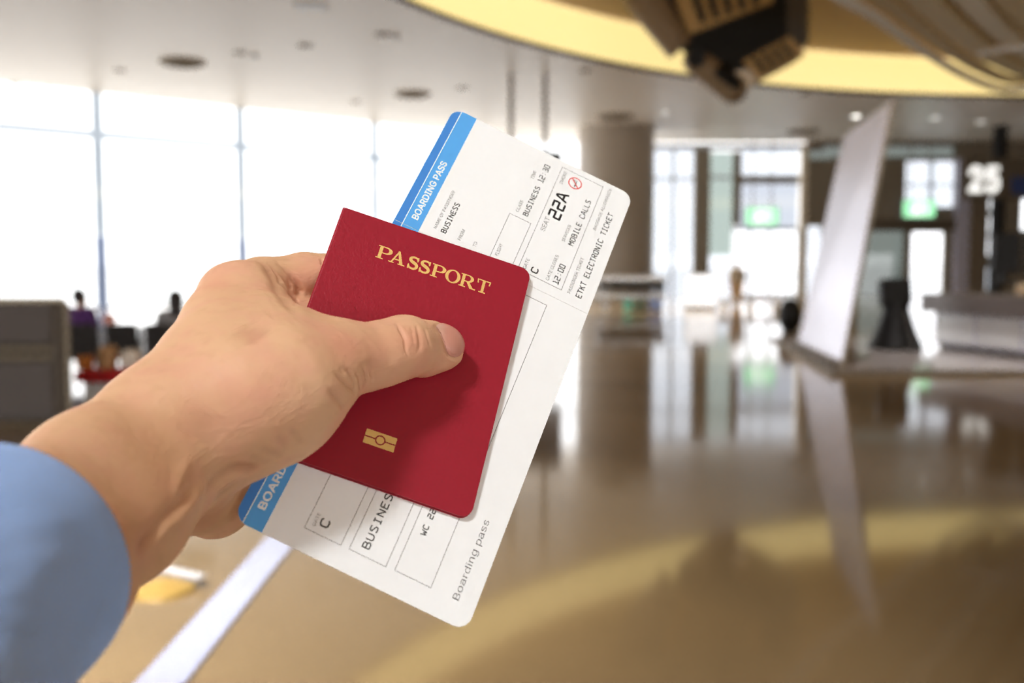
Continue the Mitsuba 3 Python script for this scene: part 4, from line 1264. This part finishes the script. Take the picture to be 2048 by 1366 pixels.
def sans_text(text, length, height, bold=0, thin=0.0):
    g = type_outline(text, bold)
    if thin:
        g = g.buffer(-thin)
    b = g.bounds
    return affinity.scale(affinity.translate(g, -b[0], 0), length / (b[2] - b[0]), height / 70.0, origin=(0, 0))


for text, x, y, length, height, m, bold in (
        ('BOARDING PASS', 9.45, 70.9, 37.6, 3.0, 'mat_card_stock', 3), ('NAME OF PASSENGER', 18.85, 70.6, 24.1, 1.5, INK3, 0), ('FROM', 31.05, 70.5, 6.4, 1.5, INK3, 0), ('TO', 38.5, 70.1, 2.8, 1.5, INK3, 0),
        ('FLIGHT', 49.65, 69.0, 7.0, 1.6, INK3, 0), ('CLASS', 49.85, 40.9, 7.3, 1.6, INK3, 0), ('TIME', 49.75, 18.9, 5.3, 1.6, INK3, 0), ('SMOKE', 63.7, 13.8, 8.4, 1.7, INK3, 0), ('SEAT', 64.9, 44.5, 8.5, 2.35, INK2, 0),
        ('SERVICES', 75.6, 44.9, 10.6, 1.55, INK3, 0), ('BAGGAGE ALLOWANCE', 87.45, 30.3, 27.7, 1.55, INK3, 0), ('GATE CLOSES', 75.7, 69.0, 15.4, 1.6, INK3, 0), ('PASSENGER TICKET', 87.3, 70.2, 21.7, 1.6, INK3, 0),
        ('GATE', 63.8, 68.8, 6.0, 1.6, INK3, 0), ('BOARDING PASS', 9.2, 223.0, 46.5, 2.95, 'mat_card_stock', 3), ('GATE', 29.0, 220.0, 5.5, 1.35, INK3, 0), ('Boarding pass', 91.15, 221.7, 34.4, 2.75, INK2, 0)):
    print_on('lettering', rotated(sans_text(text, length, height, bold, 0.0 if bold else (0.0 if height < 2 else 0.6)), x, y), m)
for text, x, y, length, height, weight in (
        ('BUSINESS', 23.5, 70.7, 18.8, 2.3, .42), ('BUSINESS', 54.55, 41.0, 19.4, 2.35, .42), ('12:30', 54.7, 18.7, 11.9, 2.65, .42), ('22A', 69.1, 34.8, 16.4, 5.7, 1.05), ('MOBILE CALLS', 80.1, 44.9, 29.5, 2.55, .42),
        ('12:00', 80.4, 69.0, 11.9, 2.6, .42), ('ETKT ELECTRONIC TICKET', 92.75, 70.1, 53.5, 2.6, .42), ('C', 69.4, 68.7, 3.3, 3.1, .6), ('C', 33.45, 218.9, 3.7, 3.2, .6), ('BUSINESS', 51.4, 219.2, 27.5, 2.85, .5), ('WC 22', 69.4, 204.3, 11.5, 2.2, .42)):
    print_on('machine_lettering', rotated(machine_text(text, length, height, weight), x, y), INK)


def frame(x0, y0, x1, y1, w=0.28):
    return sbox(x0, y0, x1, y1).difference(sbox(x0 + w, y0 + w, x1 - w, y1 - w))


print_on('field_frame', frame(46.2, 43.6, 57.6, 72.0), LINE)
print_on('field_frame', frame(60.2, 3.5, 82.95, 70.6), LINE)
print_on('field_frame', frame(25.4, 150.0, 41.1, 222.3), LINE)
print_on('field_frame', frame(44.3, 150.0, 60.2, 222.2), LINE)
print_on('field_frame', frame(63.6, 81.5, 79.4, 221.9), LINE)
print_on('tear_line', sbox(0.5, 75.9, W2 - 0.5, 76.1), FAINT, label='faint tear line across the card')
sx, sy, sr = 69.3, 9.45, 3.55
ringp = Point(sx, sy).buffer(sr, 32).difference(Point(sx, sy).buffer(sr - 0.55, 32))
bar = LineString([(sx - sr * .68, sy - sr * .68), (sx + sr * .68, sy + sr * .68)]).buffer(0.3, cap_style=2)
print_on('no_smoking_ring', unary_union([ringp, bar]), NO_RED, label='red no smoking ring and slash')
cig = unary_union([LineString([(0, -2.1), (0, 0.6)]).buffer(0.32, cap_style=2), LineString([(0, 0.9), (0, 1.15)]).buffer(0.32, cap_style=2), LineString([(0, 1.45), (0, 1.7)]).buffer(0.32, cap_style=2),
                   LineString([(.75, .2), (1.1, .9), (1.6, .9), (1.9, 1.5)]).buffer(0.13), LineString([(.75, 1.2), (1.1, 1.8), (1.5, 1.7)]).buffer(0.13)])
cig = affinity.affine_transform(cig, [-1, 0, 0, -1, sx + .35, sy - 0.1]).difference(bar.buffer(0.1))
print_on('cigarette_symbol', cig, INK)
